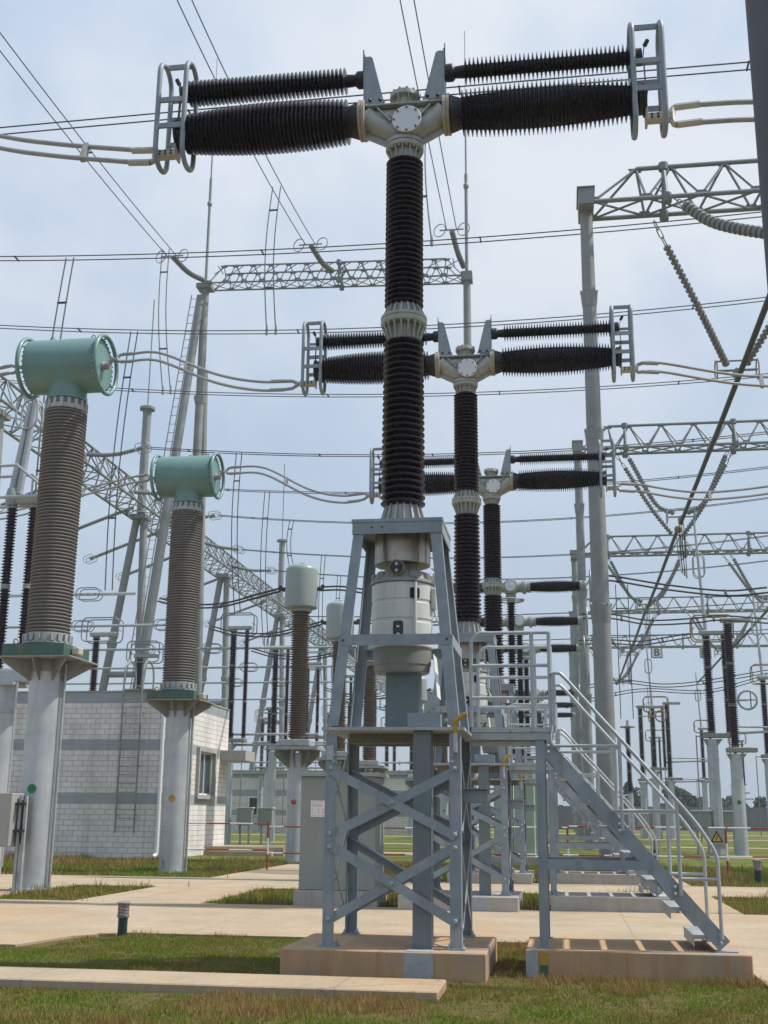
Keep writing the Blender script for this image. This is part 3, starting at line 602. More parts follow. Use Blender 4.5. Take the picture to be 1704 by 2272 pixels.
def make_stairs(label):
    t = thing('access_stairs', label, 'stairs', (0, 0, .28), group='steel access stairs beside the breakers')
    y0, y1, zd = -.30, .90, 2.36      # front, back, deck height above the plinth
    z = lambda v: v-.28
    b = MB()
    for i, (xa, xb) in enumerate(((.80, 1.235), (1.245, 1.70))): b.box((xa, y0, zd-.055), (xb, y1, zd))
    b.build('deck', 'galvl', t, smooth=False)
    MB().box((.80, y0+.01, zd-.14), (1.70, y0+.06, zd-.06)).box((.80, y1-.06, zd-.14), (1.70, y1-.01, zd-.06)).box((1.64, y0+.06, zd-.14), (1.70, y1-.06, zd-.06)).box((.8, y0+.07, zd-.2), (1.62, y0+.2, zd-.145)).build('deck_beam', 'galv', t, smooth=False)
    for y in (y0, y1-.1): MB().angle((1.52, y, 0), (1.52, y, zd-.15), (1, 0, 0), (0, 1, 0), .10, .012).box((1.49, y-.03, 0.001), (1.65, y+.12, .012)).build('leg', 'frame', t, smooth=False)
    # stringers
    for y in (y0, y1-.06):
        MB().bar((1.62, y+.03, zd-.2), (3.47, y+.03, .06), .05, .155).box((3.36, y-.04, .001), (3.6, y+.10, .014)).build('stringer', 'frame', t, smooth=False)
        MB().bar((1.62, y+.02, .87), (2.75, y+.02, .87), .06, .10).build('stair_tie', 'frame', t, smooth=False)
    b = MB()
    for xx, zz in ((1.68, 2.05), (2.44, 1.2), (3.0, .55), (3.45, .06)):
        for k in range(2): b.lathe([(.022, 0), (.022, .012), (.012, .02)], (xx-.02, y0, zz+.03+.07*k), (0, -1, 0), 8)
    b.build('stringer_bolts', 'galv', t)
    n = 8
    for i in range(n-1):
        f = (i+1)/n; x = 1.66+f*(3.52-1.66); zz = zd-.28+f*(.02-zd+.1)
        zz = max(zz, .015)
        MB().box((x-.135, y0+.065, zz), (x+.145, y1-.065, zz+.045)).box((x-.135, y0+.055, max(zz-.075, .005)), (x-.125, y1-.065, zz-.001)).box((x+.125, y0+.055, max(zz-.075, .005)), (x+.135, y1-.065, zz-.001)).build('tread', 'galvl', t, smooth=False)
    r = .021
    for y, s in ((y0, 0), (y1, 1)):
        top, m1, m2 = zd+1.08, zd+.70, zd+.33
        b = MB().tube(spline([(.80, y, zd), (.80, y, top-.22), (.82, y, top-.08), (.90, y, top), (1.05, y, top), (1.70, y, top)], 6), r, 10)
        b.tube([(.80, y, m1), (1.70, y, m1)], r, 10); b.tube([(.80, y, m2), (1.70, y, m2)], r, 10)
        for x in (1.50, 1.70): b.tube([(x, y, zd-.05), (x, y, top)], r*1.15, 10)
        b.build('guard_rail', 'galvl', t)
        e = y-.035 if s == 0 else y+.035
        up = lambda x: 3.20-.28-(x-1.86)*1.15
        b = MB().tube(spline([(1.70, e, 2.96), (1.78, e, 2.965), (1.86, e, 2.92), (2.2, e, up(2.2)), (3.1, e, up(3.1)), (3.33, e, 1.18), (3.43, e, .98), (3.44, e, .75), (3.44, e, .13)], 6), r, 10)
        low = lambda x: up(x)-.25
        b.tube([(1.74, e, 2.38), (1.74, e, 2.96)], r, 10)
        for x, zz in ((2.45, None), (3.04, None)): b.tube([(x, e, 1.15+.25-(x-1.64)*1.13+.75), (x, e, up(x))], r, 10)
        b.tube([(1.72, e, 2.15), (2.44, e, 2.15)], r*.9, 10); b.tube([(2.34, e, 1.45), (3.04, e, 1.45)], r*.9, 10); b.tube([(3.02, e, .74), (3.43, e, .74)], r*.9, 10)
        b.build('handrail', 'galvl', t)
    return t
ss = make_stairs('nearest steel stairs with pipe handrails and a railed landing beside the nearest breaker')
dup(ss, (.02, 9, .28), 'middle steel stairs, seen through the treads of the nearest stairs')
dup(ss, (.04, 18, .28), 'farthest steel stairs, only its rails and treads showing behind the others')

# ---------------------------------------------------------------- teal headed current transformers on poles
def make_ct(label):
    t = thing('current_transformer', label, 'current transformer', (-9.67, 11.2, 4.80), group='teal headed current transformers')
    b = MB().lathe([(.40, .50), (.52, .51), (.545, .53), (.545, .56), (.50, .58), (.50, .76), (.46, .78)], n=40)
    for k in range(20):
        a = 2*PI*k/20; b.bar((.53*math.cos(a), .53*math.sin(a), .57), (.53*math.cos(a), .53*math.sin(a), .74), .09, .045, (math.cos(a), math.sin(a), 0))
    b.build('bottom_collar', 'galv', t, angle=30)
    MB().lathe([(.43, .74)]+sheds(.78, 6.08, 66, .432, .50)+[(.43, 6.12)], n=44).build('bushing_insulator', 'porcg', t, angle=25)
    MB().lathe([(.45, 6.08), (.462, 6.09), (.462, 6.34), (.42, 6.36)], n=40).build('collar_body', 'ironw', t, angle=30); b = MB().lathe([(.47, 6.085), (.485, 6.09), (.485, 6.2), (.46, 6.21)], n=40)
    for k in range(18):
        a = 2*PI*k/18; b.bar((.475*math.cos(a), .475*math.sin(a), 6.10), (.475*math.cos(a), .475*math.sin(a), 6.33), .075, .05, (math.cos(a), math.sin(a), 0))
    b.build('top_collar', 'galv', t, angle=30)
    H = 7.27
    b = MB(); prof = [(.58, -.86), (.655, -.86), (.66, -.84), (.66, .84), (.655, .86), (.58, .86)]
    b.lathe(prof, (-.05, 0, H), (1, 0, 0), 64)
    b.lathe([(.46, 6.36), (.455, 6.42), (.455, 6.60), (.47, 6.72), (.52, 6.83), (.60, 6.96), (.62, 7.1)], n=56); b.lathe([(.475, 6.36), (.475, 6.46), (.455, 6.47)], n=44)
    hd = b.build('head_tank', 'teal', t, angle=35)
    for s in (-1, 1):
        MB().lathe([(.52, .0), (.6, .01), (.6, .025), (.2, .04)], (-.05+s*.86, 0, H), (s, 0, 0), 48).build('end_plate', 'teal', hd, angle=35)
        b = MB(); bolts(b, 32, .63, .0, .017, .035, (-.05+s*.86, 0, H), (s, 0, 0)); b.build('end_bolts', 'dark', hd)
        c = MB().torus((-.05+s*.96, 0, H), (1, 0, 0), .70, .052, 56, 12)
        for k in range(6):
            a = 2*PI*(k+.5)/6; c.bar((-.05+s*.84, .64*math.cos(a), H+.64*math.sin(a)), (-.05+s*.95, .69*math.cos(a), H+.69*math.sin(a)), .03, .03)
        c.build('corona_ring', 'teal', t)
        b = MB().lathe([(.11, 0), (.11, .05), (.085, .06), (.085, .14), (.1, .15), (.1, .19), (.06, .2)], (-.05+s*.895, -.05, H-.05), (s, 0, 0), 24)
        if s > 0: b.bar((.95, -.05, H-.05), (1.15, -.08, H+.12), .09, .06)
        else: b.bar((-1.05, -.05, H-.05), (-1.25, -.08, H+.02), .09, .06)
        b.build('terminal', 'cable', t, angle=30)
    b = MB()
    for xx in (-.5, .0, .55): b.tube([(xx, 0, H+.65), (xx, 0, H+.71)], .045, 10)
    b.torus((.55, 0, H+.73), (0, 1, 0), .05, .014, 12, 6); b.torus((-.5, 0, H+.73), (0, 1, 0), .05, .014, 12, 6); b.build('lifting_eye', 'teal', hd)
    b = MB()
    for s in (-1, 1):
        b.box((-.72, min(s*.66, s*.72), .20), (.72, max(s*.66, s*.72), .47)); b.box((min(s*.66, s*.72), -.655, .20), (max(s*.66, s*.72), .655, .47))
    b.box((-.66, -.655, .42), (.66, .655, .44)); b.box((-.05, -.655, .2), (.05, .655, .41)); b.lathe([(.5, .44), (.5, .51)], n=36)
    bx = b.build('base_frame', 'tealg', t, smooth=False)
    MB().bbox((.74, -.35, .26), (.92, -.1, .42), .02).torus((-.45, -.62, .53), (0, 1, 0), .06, .02, 14, 6).build('terminal_box', 'cream', t, angle=30)
    return t
def make_pole(label, dot):
    t = thing('support_pole', label, 'pole', (-9.62, 11.2, 0), group='steel poles under the teal transformers')
    MB().lathe([(.42, .03), (.42, .075), (.365, .08), (.365, 4.62), (.365, 4.7)], n=48).build('shaft', 'pole', t, angle=30)
    b = MB().box((-.86, -.80, 4.965), (.86, .80, 4.995))
    for k in range(8):
        a = 2*PI*k/8; L_ = .80 if k % 2 == 0 else 1.05
        b.prism([(.35, 4.50), (.40, 4.50), (L_, 4.88), (L_, 4.964), (.35, 4.964)], (0, 0, 0), (math.cos(a), math.sin(a), 0), (0, 0, 1), (-math.sin(a), math.cos(a), 0), .016)
    b.lathe([(.36, 4.6), (.36, 4.963)], n=36); b.build('head_plate', 'plate', t, smooth=False)
    b = MB().tube([(.455, -.03, .04), (.455, -.03, 4.9)], .028, 10).tube([(.40, .04, .04), (.40, .04, 4.9)], .02, 8); b.build('conduit', 'galv', t)
    v = [(.03+.1*math.cos(2*PI*k/28), .1*math.sin(2*PI*k/28)) for k in range(28)]
    b = MB(); pts = [(x, -math.sqrt(.374**2-x*x), 2.15+z) for x, z in v]; b.add(pts, [tuple(range(28))]); b.build('phase_mark', dot, t, smooth=False)
    MB().lathe([(.0455, 0), (.045, .01)], (-.17, -.40, .22), (0, 0, 1), 8).bar((-.17, -.37, .2), (-.17, -.37, .42), .05, .03).build('earth_lug', 'alu_rust', t)
    return t
ct = make_ct('larger, nearer teal headed current transformer, tallest thing at the left side')
p1 = make_pole('galvanised pole with a green dot under the nearer teal transformer', 'green')
dup(ct, (-9.62, 20.5, 4.72), 'farther teal headed current transformer in front of the brick building corner')
p2 = dup(p1, (-9.55, 20.5, -.06), 'galvanised pole with a yellow dot in front of the brick building corner')
for c_ in p2.children:
    if c_.name.startswith('phase_mark'): c_.data = c_.data.copy(); c_.data.materials[0] = M['yellow']
# ---------------------------------------------------------------- gantries
def gantry_column(x, y, h, r0, r1, label, group, joints=(.36, .62, .84), cap=True, m='gantry'):
    t = thing('gantry_column', label, 'gantry column', (x, y, 0), group=group)
    rr = lambda q: r0+(r1-r0)*q
    MB().lathe([(rr(q), h*q) for q in (0, .3, .6, 1)], n=28).build('shaft', m, t, angle=30)
    for q in joints:
        b = MB().lathe([(rr(q)+.01, h*q-.5), (rr(q)+.035, h*q-.3), (rr(q)+.06, h*q), (rr(q)+.06, h*q+.06), (rr(q)+.02, h*q+.08)], n=24); bolts(b, 10, rr(q)+.06, h*q+.06, .03, .06)
        b.build('joint_collar', 'gantry', t, angle=30)
    if cap: MB().box((-r1-.05, -.75, h-.55), (r1+.05, .75, h+.04)).box((-r1-.1, -.8, h+.042), (r1+.1, .8, h+.08)).build('head_box', 'gantry', t, smooth=False)
    return t
def truss(p, q, w, hgt, nb, label, group, name='gantry_beam', r=.085, tri=True, taper=(True, False), posts=(), rb=.048):
    """lattice beam from p to q (bottom centre line); w = spacing of the bottom chords, hgt = height of the top chord(s)"""
    p = np.asarray(p, float); q = np.asarray(q, float); d = q-p; Ln = np.linalg.norm(d); d = d/Ln; sd = np.cross(V(0, 0, 1), d); sd /= np.linalg.norm(sd); z = V(0, 0, 1)
    t = thing(name, label, 'lattice beam', p, group=group)
    bot = [sd*w/2, -sd*w/2]; top = [z*hgt] if tri else [sd*w/2+z*hgt, -sd*w/2+z*hgt]
    s = Ln/nb; a0 = s*.85 if taper[0] else 0; a1 = Ln-(s*.85 if taper[1] else 0)
    for o in bot: MB().tube([o, d*Ln+o], r, 8).build('chord', 'beam', t)
    for o in top: MB().tube([d*a0+o, d*a1+o], r, 8).build('chord', 'beam', t)
    b = MB(); g = MB()
    for i in range(nb):
        x0, x1, xm = i*s, (i+1)*s, (i+.5)*s
        for o in bot:
            for k in top:
                if not tri and abs(np.dot(o-k, sd)) > .01: continue
                tm = min(max(xm, a0), a1)
                b.tube([d*x0+o, d*tm+k], rb, 5); b.tube([d*tm+k, d*x1+o], rb, 5)
        b.tube([d*x0+bot[0], d*x1+bot[1]], rb*.9, 5); b.tube([d*x0+bot[1], d*x1+bot[0]], rb*.9, 5)
        for o in bot: g.prism([(-.28, -.02), (.28, -.02), (.16, .18), (-.16, .18)], d*x0+o, d, z, sd, .03)
        for k in top: g.prism([(-.28, .02), (.28, .02), (.16, -.16), (-.16, -.16)], d*min(max(xm, a0), a1)+k, d, z, sd, .03)
        if not tri: b.tube([d*x0+top[0], d*x1+top[1]], rb*.9, 5); b.tube([d*xm+top[0], d*xm+top[1]], rb*.9, 5)
    b.build('bracing', 'beam', t); g.build('gusset_plates', 'beam', t, smooth=False)
    for x in posts:
        c = MB()
        for k in top:
            for o in bot: c.tube([d*x+o, d*x+k], .075, 8)
            c.lathe([(.16, hgt-.14), (.17, hgt-.13), (.17, hgt+.14), (.15, hgt+.15)], d*x+(k-z*hgt), z, 14)
        for o in bot: c.lathe([(.15, -.22), (.16, -.2), (.16, .12), (.14, .13)], d*x+o, z, 14)
        c.build('hanger_node', 'beam', t, angle=30)
    return t
GY = [24, 52, 80, 108, 134]
GL = ['nearest right hand', 'second right hand', 'third right hand', 'fourth right hand', 'farthest right hand']
for i, y in enumerate(GY):
    gantry_column(3.17, y, 22.75-.2*i, .33 if i == 0 else .30, .21, GL[i]+' gantry column, '+('thick grey tube rising behind the stairs' if i == 0 else 'seen left of and behind the nearest one'), 'gantry columns in line beyond the breakers')
    truss((3.4, y, 22.15 if i else 22.3), (40 if i < 2 else 55, y, 22.15 if i else 22.35), 1.25, 1.5, 20 if i < 2 else 28, GL[i]+' lattice beam, '+('highest at the right edge' if i == 0 else 'level across the sky at the right'), 'lattice beams at the right', posts=(2.5, 8.6, 13.5, 20))
# the near steel column at the right edge and the tall gantry at the left
gantry_column(3.81, -5.1, 24, .30, .27, 'dark steel column cut off by the upper right edge of the photo', None, joints=(.9,), cap=False, m='gantry_shade')
t = thing('gantry_tower', 'tall A shaped tower of grey tubes with a ladder, left of centre', 'gantry tower', (-21.0, 56, 0), group='tall towers of the high gantry')
MB().lathe([(.33, 0), (.30, 18), (.25, 36)], n=24).build('leg', 'gantry', t)
MB().tube([(.55, 1.6, 0), (.12, .35, 30)], [.29, .23], 20).build('leg', 'gantry', t)
MB().tube([(-3.0, -2.6, 0), (-.2, -.15, 35.2)], [.36, .24], 20).build('leg', 'gantry', t)
for q in (10, 19, 28):
    MB().lathe([(.31, q-.4), (.39, q), (.39, q+.1), (.3, q+.12)], n=20).build('joint_collar', 'gantry', t, angle=30)
b = MB(); P0, P1 = V(-3.55, -2.9, .5), V(-.62, -.35, 35.2)
for o in (-.2, .2): b.bar(P0+V(o, 0, 0), P1+V(o, 0, 0), .05, .05)
for k in range(58): c_ = P0+(P1-P0)*(k+.5)/58; b.bar(c_-V(.2, 0, 0), c_+V(.2, 0, 0), .03, .03)
b.build('ladder', 'gantry', t, smooth=False)
MB().box((-.5, -.5, 35.7), (.5, .5, 36.0)).build('head_box', 'gantry', t, smooth=False)
b = MB().tube([(0, 0, 36), (0, 0, 44)], .10, 10).tube([(0, 0, 44), (0, 0, 49)], .055, 8).tube([(0, 0, 49), (0, 0, 53.5)], .025, 6).lathe([(.11, 41.9), (.17, 42), (.17, 42.15), (.11, 42.25)], n=12)
b.build('lightning_rod', 'gantry', t)
t = thing('gantry_tower', 'slim tube tower with a lightning rod, right end of the high lattice beam', 'gantry tower', (-3.45, 56, 0), group='tall towers of the high gantry')
MB().lathe([(.31, 0), (.28, 18), (.235, 35.6)], n=24).build('leg', 'gantry', t)
for q in (14, 30):
    MB().lathe([(.29, q-.5), (.36, q), (.36, q+.1), (.27, q+.12)], n=20).build('joint_collar', 'gantry', t, angle=30)
MB().box((-.36, -.4, 35.2), (.36, .4, 35.8)).build('head_box', 'gantry', t, smooth=False)
MB().tube([(0, 0, 36), (0, 0, 43)], .11, 10).tube([(0, 0, 43), (0, 0, 48)], .06, 8).tube([(0, 0, 48), (0, 0, 54)], .025, 6).lathe([(.11, 41.9), (.18, 42), (.18, 42.2), (.11, 42.3)], n=12).build('lightning_rod', 'gantry', t)
truss((-20.6, 56, 35.9), (-3.7, 56, 35.4), 1.2, 1.2, 14, 'high slender lattice beam between two tall towers, upper left of centre', None, r=.06, tri=False, taper=(True, True), posts=(8.8,), rb=.035)

# long beam running away at the left with its A shaped supports
YX = -28.3
truss((YX, 24, 22.9), (YX, 200, 22.9), 2.2, 2.1, 84, 'very long lattice beam running away diagonally at the left', None, r=.09, tri=True, taper=(False, False), rb=.05)
AY = [43, 66, 88, 110, 134]
for i, y in enumerate(AY):
    t = thing('beam_support', ['A shaped grey support of the long left beam, mostly behind the nearer teal transformer', 'A shaped grey support right of the nearer teal transformer, crossbar halfway', 'A shaped grey support of the long beam right of the farther teal transformer', 'small far A shaped support behind the bell headed transformer', 'tiny farthest A shaped support at the end of the long beam'][i], 'gantry support', (YX, y, 0), group='A shaped supports of the long left beam')
    for nm, p, q in (('leg', (-3.4, 0, 0), (-.25, 0, 22.9)), ('leg', (.9, 0, 0), (.25, 0, 22.9))): MB().tube([p, q], [.31, .27], 18).build(nm, 'gantry', t)
    MB().tube([(-1.9, 0, 11.2), (.55, 0, 11.2)], .22, 14).build('cross_bar', 'gantry', t)
    for x, z_ in ((-1.55, 13.4), (.52, 13.4), (-2.2, 9), (.65, 9)): MB().lathe([(.29, -.5), (.38, 0), (.38, .12), (.29, .15)], (x, 0, z_), (0, 0, 1), 16).build('joint_collar', 'gantry', t, angle=30)
    MB().box((-.6, -.7, 22.5), (.6, .7, 22.8)).build('head_box', 'gantry', t, smooth=False)
    if i in (1, 3): MB().tube([(0, 0, 23), (0, 0, 31)], .32, 14).tube([(0, 0, 31), (0, 0, 40)], .05, 6).tube([(0, 0, 31), (0, 0, 31.2)], .6, 8).build('lightning_mast', 'gantry', t, angle=30)

# ---------------------------------------------------------------- conductors and insulator strings
def strand_pair(pts, sep, r, m, name, label, cat, group=None, spacers=0, side=None, n=6):
    P = [np.asarray(p, float) for p in pts]; d = P[-1]-P[0]
    sd = V(0, 1, 0) if side is None else np.asarray(side, float)
    t = thing(name, label, cat, P[len(P)//2], group=group); o = P[len(P)//2]
    for k in (-1, 1): MB().tube([p-o+sd*k*sep/2 for p in P], r, n).build('strand', m, t)
    for i in range(spacers):
        c_ = P[int((i+.5)*(len(P)-1)/spacers)]-o
        MB().bar(c_-sd*(sep/2+.03), c_+sd*(sep/2+.03), r*2.2, r*2.6).build('spacer', m, t)
    return t
def string(pts, r, label, group='insulator strings', m='disc', step=.17, cat='insulator string', chain=None, name='insulator_string', rings=None, n=10):
    """insulator string along a curve of points, with optional chain before its first point and ring loops at its end"""
    P = spline(pts, 10); o = P[0]; t = thing(name, label, cat, o, group=group)
    seg = [np.linalg.norm(P[i+1]-P[i]) for i in range(len(P)-1)]; tot = sum(seg); nn = max(3, int(tot/step)); b = MB(); cum = np.concatenate([[0], np.cumsum(seg)])
    for k in range(nn):
        s = (k+.5)*tot/nn; i = min(len(seg)-1, int(np.searchsorted(cum, s)-1)); f = (s-cum[i])/seg[i]
        c_ = P[i]+(P[i+1]-P[i])*f-o; d = P[i+1]-P[i]
        b.lathe([(.55*r, -.5*step), (.55*r, -.36*step), (.95*r, -.3*step), (r, .0), (.93*r, .28*step), (.55*r, .34*step), (.55*r, .5*step)], c_, d, n)
    b.build('discs', m, t, angle=30)
    if chain is not None:
        e = np.asarray(chain, float)-o; L_ = np.linalg.norm(e); k = max(3, int(L_/.32)); c = MB(); x, y, d = _frame(-e)
        for i in range(k):
            c0 = e*(i+.5)/k; ax = x if i % 2 else y; c.track(c0, d, ax, L_/k*.58, .07, .07, .022, 3, 4)
        c.build('chain', 'gantry', t)
    if rings is not None:
        e = P[-1]-o; d = P[-1]-P[-2]; d /= np.linalg.norm(d); x, y, _ = _frame(d); c = MB()
        for k in (-1, 1): c.track(e+x*rings*.9*k, d, y, rings*1.4, rings*.8, rings*.6, .03, 4, 6)
        c.bar(e-x*rings*.9, e+x*rings*.9, .05, .05); c.build('ring_loops', 'galv', t)
    return t
# cross conductors: chosen through three sighted points in the vertical plane at each distance
LN = [(20, ((0, 291), (850, 215), (1650, 147))), (30, ((0, 574), (664, 556), (1704, 474))), (37, ((0, 725), (568, 737), (1704, 663))), (44.5, ((263, 864), (568, 876), (1704, 832))),
      (54, ((255, 988), (700, 1010), (1704, 960))), (63, ((507, 1087), (850, 1094), (1704, 1037))), (70, ((568, 1150), (787, 1160), (1704, 1105))), (77, ((568, 1222), (815, 1236), (1704, 1189))),
      (88, ((568, 1262), (808, 1280), (1704, 1244))), (102, ((700, 1368), (1136, 1364), (1704, 1335))), (116, ((760, 1425), (1204, 1417), (1704, 1398)))]
LLAB = ['twin cable crossing behind the top insulator arms, highest of all', 'twin cable crossing just above the high lattice beam', 'twin cable crossing just above the middle breaker arms', 'twin cable crossing just below the middle breaker arms', 'twin cable crossing just above the farthest paired breaker arms',
        'twin cable crossing just below the farthest paired breaker arms', 'twin cable crossing at the height of the drum frame top', 'twin cable crossing behind the stained steel can', 'twin cable crossing behind the off white drum top', 'low twin cable crossing in the far background', 'lowest twin cable crossing in the far background']
LF = []
for i, (Y, pk) in enumerate(LN):
    q = np.array([atY(u, v, Y) for u, v in pk]); co = np.polyfit(q[:, 0], q[:, 2], 2); co[0] = max(co[0], .0008) if i else co[0]
    if i: co = np.polyfit(q[:, 0], q[:, 2]-co[0]*q[:, 0]**2, 1); co = np.array([max(np.polyfit(q[:, 0], q[:, 2], 2)[0], .0008), *co])
    f = lambda x, co=co: float(np.polyval(co, x)); LF.append(f)
    x0 = YX+4.6 if i > 3 else -45; X_ = np.linspace(x0, 45, 50)
    strand_pair([(x, Y, f(x)) for x in X_], .4 if i < 6 else .34, .024 if i < 4 else .028, 'wire', 'overhead_conductor', LLAB[i], 'overhead cable', 'twin overhead cables crossing from left to right', 9)
    if i > 3:
        string([(YX+.2, Y, 23.4+.4), (YX+2.4, Y, (23.8+f(x0))/2-.25), (x0-.2, Y, f(x0))], .15, 'pale string on the right side of the long left beam, '+('first', 'second', 'third', 'fourth', 'fifth', 'sixth', 'seventh')[i-4]+' along it', rings=.32 if i < 9 else .4, step=.19, n=8)
        zl = 22.6; string([(YX-.2, Y+2, 23.2), (YX-3, Y+2, zl-.4), (YX-6.2, Y+2, zl-1.6)], .15, 'pale string on the left side of the long left beam, '+('first', 'second', 'third', 'fourth', 'fifth', 'sixth', 'seventh')[i-4]+' along it', rings=.32, step=.19, n=8)
# conductors running away overhead to the high beam
XA, XB_, XC = -22.28, -13.14, -4.13
YC = [('A', XA, ((385, 572), (300, 472), (0, 93)), 53, 'leftmost twin cable falling from the upper left edge to the high beam'), ('B', XB_, ((691, 544), (614, 418), (410, 0)), 53, 'middle twin cable falling from the top edge to the middle of the high beam'), ('C', XC, ((1003, 525), (967, 313), (901, 0)), 53, 'rightmost twin cable from the top edge to the right end of the high beam')]
YF = {}
for k, X, pk, Y, lab in YC:
    q = np.array([atX(u, v, X) for u, v in pk]); q[0] = atY(*pk[0], 53)
    co = np.polyfit(q[:, 1], q[:, 2], 2); co[0] = min(max(co[0], .0009), .003); l1 = np.polyfit(q[:, 1], q[:, 2]-co[0]*q[:, 1]**2, 1); co = np.array([co[0], *l1]); f = lambda y, co=co: float(np.polyval(co, y)); YF[k] = f
    strand_pair([(X, y, f(y)) for y in np.linspace(-25, 52.6, 40)], .62, .028, 'wire', 'overhead_conductor', lab, 'overhead cable', 'twin overhead cables running away to the high beam', 3, side=(1, 0, 0))
    tgt = {'A': (-21.0, 55.6, 36.2), 'B': (-12.2, 55.4, 36.2), 'C': (-3.6, 55.5, 36.0)}[k]
    string([(X, 52.8, f(52.8)), ((X+tgt[0])/2, 54.2, (f(52.8)+tgt[2])/2-.25), tgt], .19, {'A': 'leftmost', 'B': 'middle', 'C': 'rightmost'}[k]+' thick pale insulator string tied to the high lattice beam', 'thick strings on the high beam', step=.17)
    t = thing('corona_loops', {'A': 'leftmost', 'B': 'middle', 'C': 'rightmost'}[k]+' pair of round corona loops beside a thick string on the high beam', 'corona loop', (X, 52.7, f(52.7)), group='corona loops on the high beam strings')
    for s in (-1, 1): MB().torus((s*.75, 0, 0), (.45, 1, 0), .42, .035, 20, 6).build('loop', 'galv', t)
    MB().bar((-.75, 0, 0), (.75, 0, 0), .07, .07).build('yoke', 'gantry', t)
# droppers
def dropper(p, q, label, sep=.45, r=.03, bow=.25, clamp=True):
    p = np.asarray(p, float); q = np.asarray(q, float); L_ = np.linalg.norm(q-p)
    pts = [p+(q-p)*t+V(.0, 0, 0)+V(-bow*math.sin(PI*t), 0, 0) for t in np.linspace(0, 1, 12)]
    t = strand_pair(pts, sep, r, 'wire', 'dropper', label, 'dropper cable', 'twin vertical dropper cables', 2, side=(1, 0, 0))
    if clamp:
        b = MB(); o = pts[6]
        for k in (-1, 1): b = MB().lathe([(.03, 0), (.07, .02), (.06, .35), (.03, .5)], q-o+V(k*sep/2, 0, -.15), (0, 0, 1), 8); b.build('clamp', 'gantry', t)
    return t
def onL(i, u): X = atY(u, 900, LN[i][0])[0]; return V(X, LN[i][0], LF[i](X))
dropper((XB_, 43.7, YF['B'](43.7)), onL(2, 596), 'twin dropper from the middle overhead cable to the cable above the middle breaker arms')
dropper((XC, 38, YF['C'](38)), onL(1, 946), 'twin dropper just right of the nearest breaker column')
dropper((XA, 51.5, YF['A'](51.5)), onL(3, 368), 'twin dropper beside the tall tower, ending above the farther teal transformer')
dropper(onL(1, 128), atY(78, 1290, 20), 'twin dropper passing behind the nearer teal tank', .35, clamp=False)
dropper(onL(2, 287), atY(241, 1310, 38), 'long twin dropper right of the nearer teal transformer', .35, clamp=False)
dropper(onL(4, 535), atY(527, 1360, 53), 'twin dropper right of the farther teal transformer', .35, clamp=False)
dropper(onL(5, 600), atY(590, 1430, 61), 'twin dropper left of the bell headed transformer', .35, clamp=False)
dropper(onL(6, 655), atY(648, 1262, 69), 'twin dropper behind the top of the bell headed transformer', .3, clamp=False)
dropper(onL(7, 725), atY(718, 1520, 77), 'twin dropper right of the bell headed transformer', .3, clamp=False)
dropper(onL(8, 760), atY(752, 1560, 88), 'far twin dropper left of the drum frame', .3, clamp=False)

# twin cables at breaker and transformer terminals
def link(pts, label, m='cable', r=.035, sep=.24, up=True, sp=1, group='twin cables between the apparatus'):
    sd = V(0, .35, .94); P = spline(pts, 8)
    for i in (0, -1):                      # strands draw together towards the clamp at each end
        pass
    t = strand_pair(P[4:-3], sep, r, m, 'connecting_cable', label, 'connecting cable', group, sp, side=sd, n=8); o = np.array(t.location)
    for i0, i1, ie in ((4, 9, 0), (-4, -9, -1)):
        b = MB()
        for k in (-1, 1):
            a, c = P[i0]+sd*k*sep/2-o, P[i1]+sd*k*sep/2-o; d = (c-a)/np.linalg.norm(c-a)*.32
            b.tube([a, a+d], r*1.35, 8); b.tube([P[ie]-o, P[ie]+(P[i0]-P[ie])*.4+sd*k*sep*.42-o, a], [r*1.3, r*1.2, r*1.2], 8)
        b.build('end_clamp', 'cream' if 'nearest breaker' in label else m, t)
    return t
c0 = lambda a, b: None
link([(-3.52, 0, 10.50), (-3.7, 0, 10.50), atY(250, 343, .1), atY(120, 332, .3), atY(0, 315, .6), atY(-200, 270, 1.2)], 'twin cable from the nearest breaker out of the left edge', sep=.26)
link([(3.46, 0, 10.50), (3.62, 0, 10.52), (4.2, 0, 10.52), (5.5, 0, 10.5), (8, -.3, 10.6)], 'twin cable from the nearest breaker to the right edge', sep=.36, sp=0)
link([(-8.45, 11.1, 12.18), (-8.1, 11.05, 12.16), (-7.2, 10.6, 11.95), (-5.6, 9.8, 11.05), (-4.4, 9.2, 10.58), (-3.5, 9, 10.5)], 'twin cable from the nearer teal tank to the middle breaker', r=.032)
link([(3.5, 9, 10.5), (4, 9, 10.52), (6, 9.2, 10.2), (9, 9.6, 10.3), (12, 10, 11)], 'twin cable from the middle breaker to the right', r=.032)
link([(-8.4, 20.4, 12.1), (-8.0, 20.3, 12.1), (-7, 19.9, 11.9), (-5.4, 18.9, 10.9), (-4.3, 18.3, 10.5), (-3.45, 18, 10.5)], 'twin cable from the farther teal tank to the farthest breaker arms', r=.034)
link([(3.55, 18, 10.5), (4, 18, 10.5), (6, 18, 10.2), (9, 18.2, 10.6), (12.5, 18.6, 11.6)], 'twin cable from the farthest paired arms to the right', r=.034)
link([(-10.95, 11.1, 12.0), (-11.4, 11.1, 12.0), (-12.6, 11.5, 11.7), (-14, 12, 11.2)], 'short twin cable from the nearer teal tank to the left edge', r=.032, sp=0)
link([(-10.9, 20.4, 11.95), (-11.3, 20.4, 11.95), (-13, 20.2, 11.5), (-15, 19.6, 10.7), (-18, 18.8, 10.2)], 'twin cable from the farther teal tank passing behind the nearer insulator', r=.034)

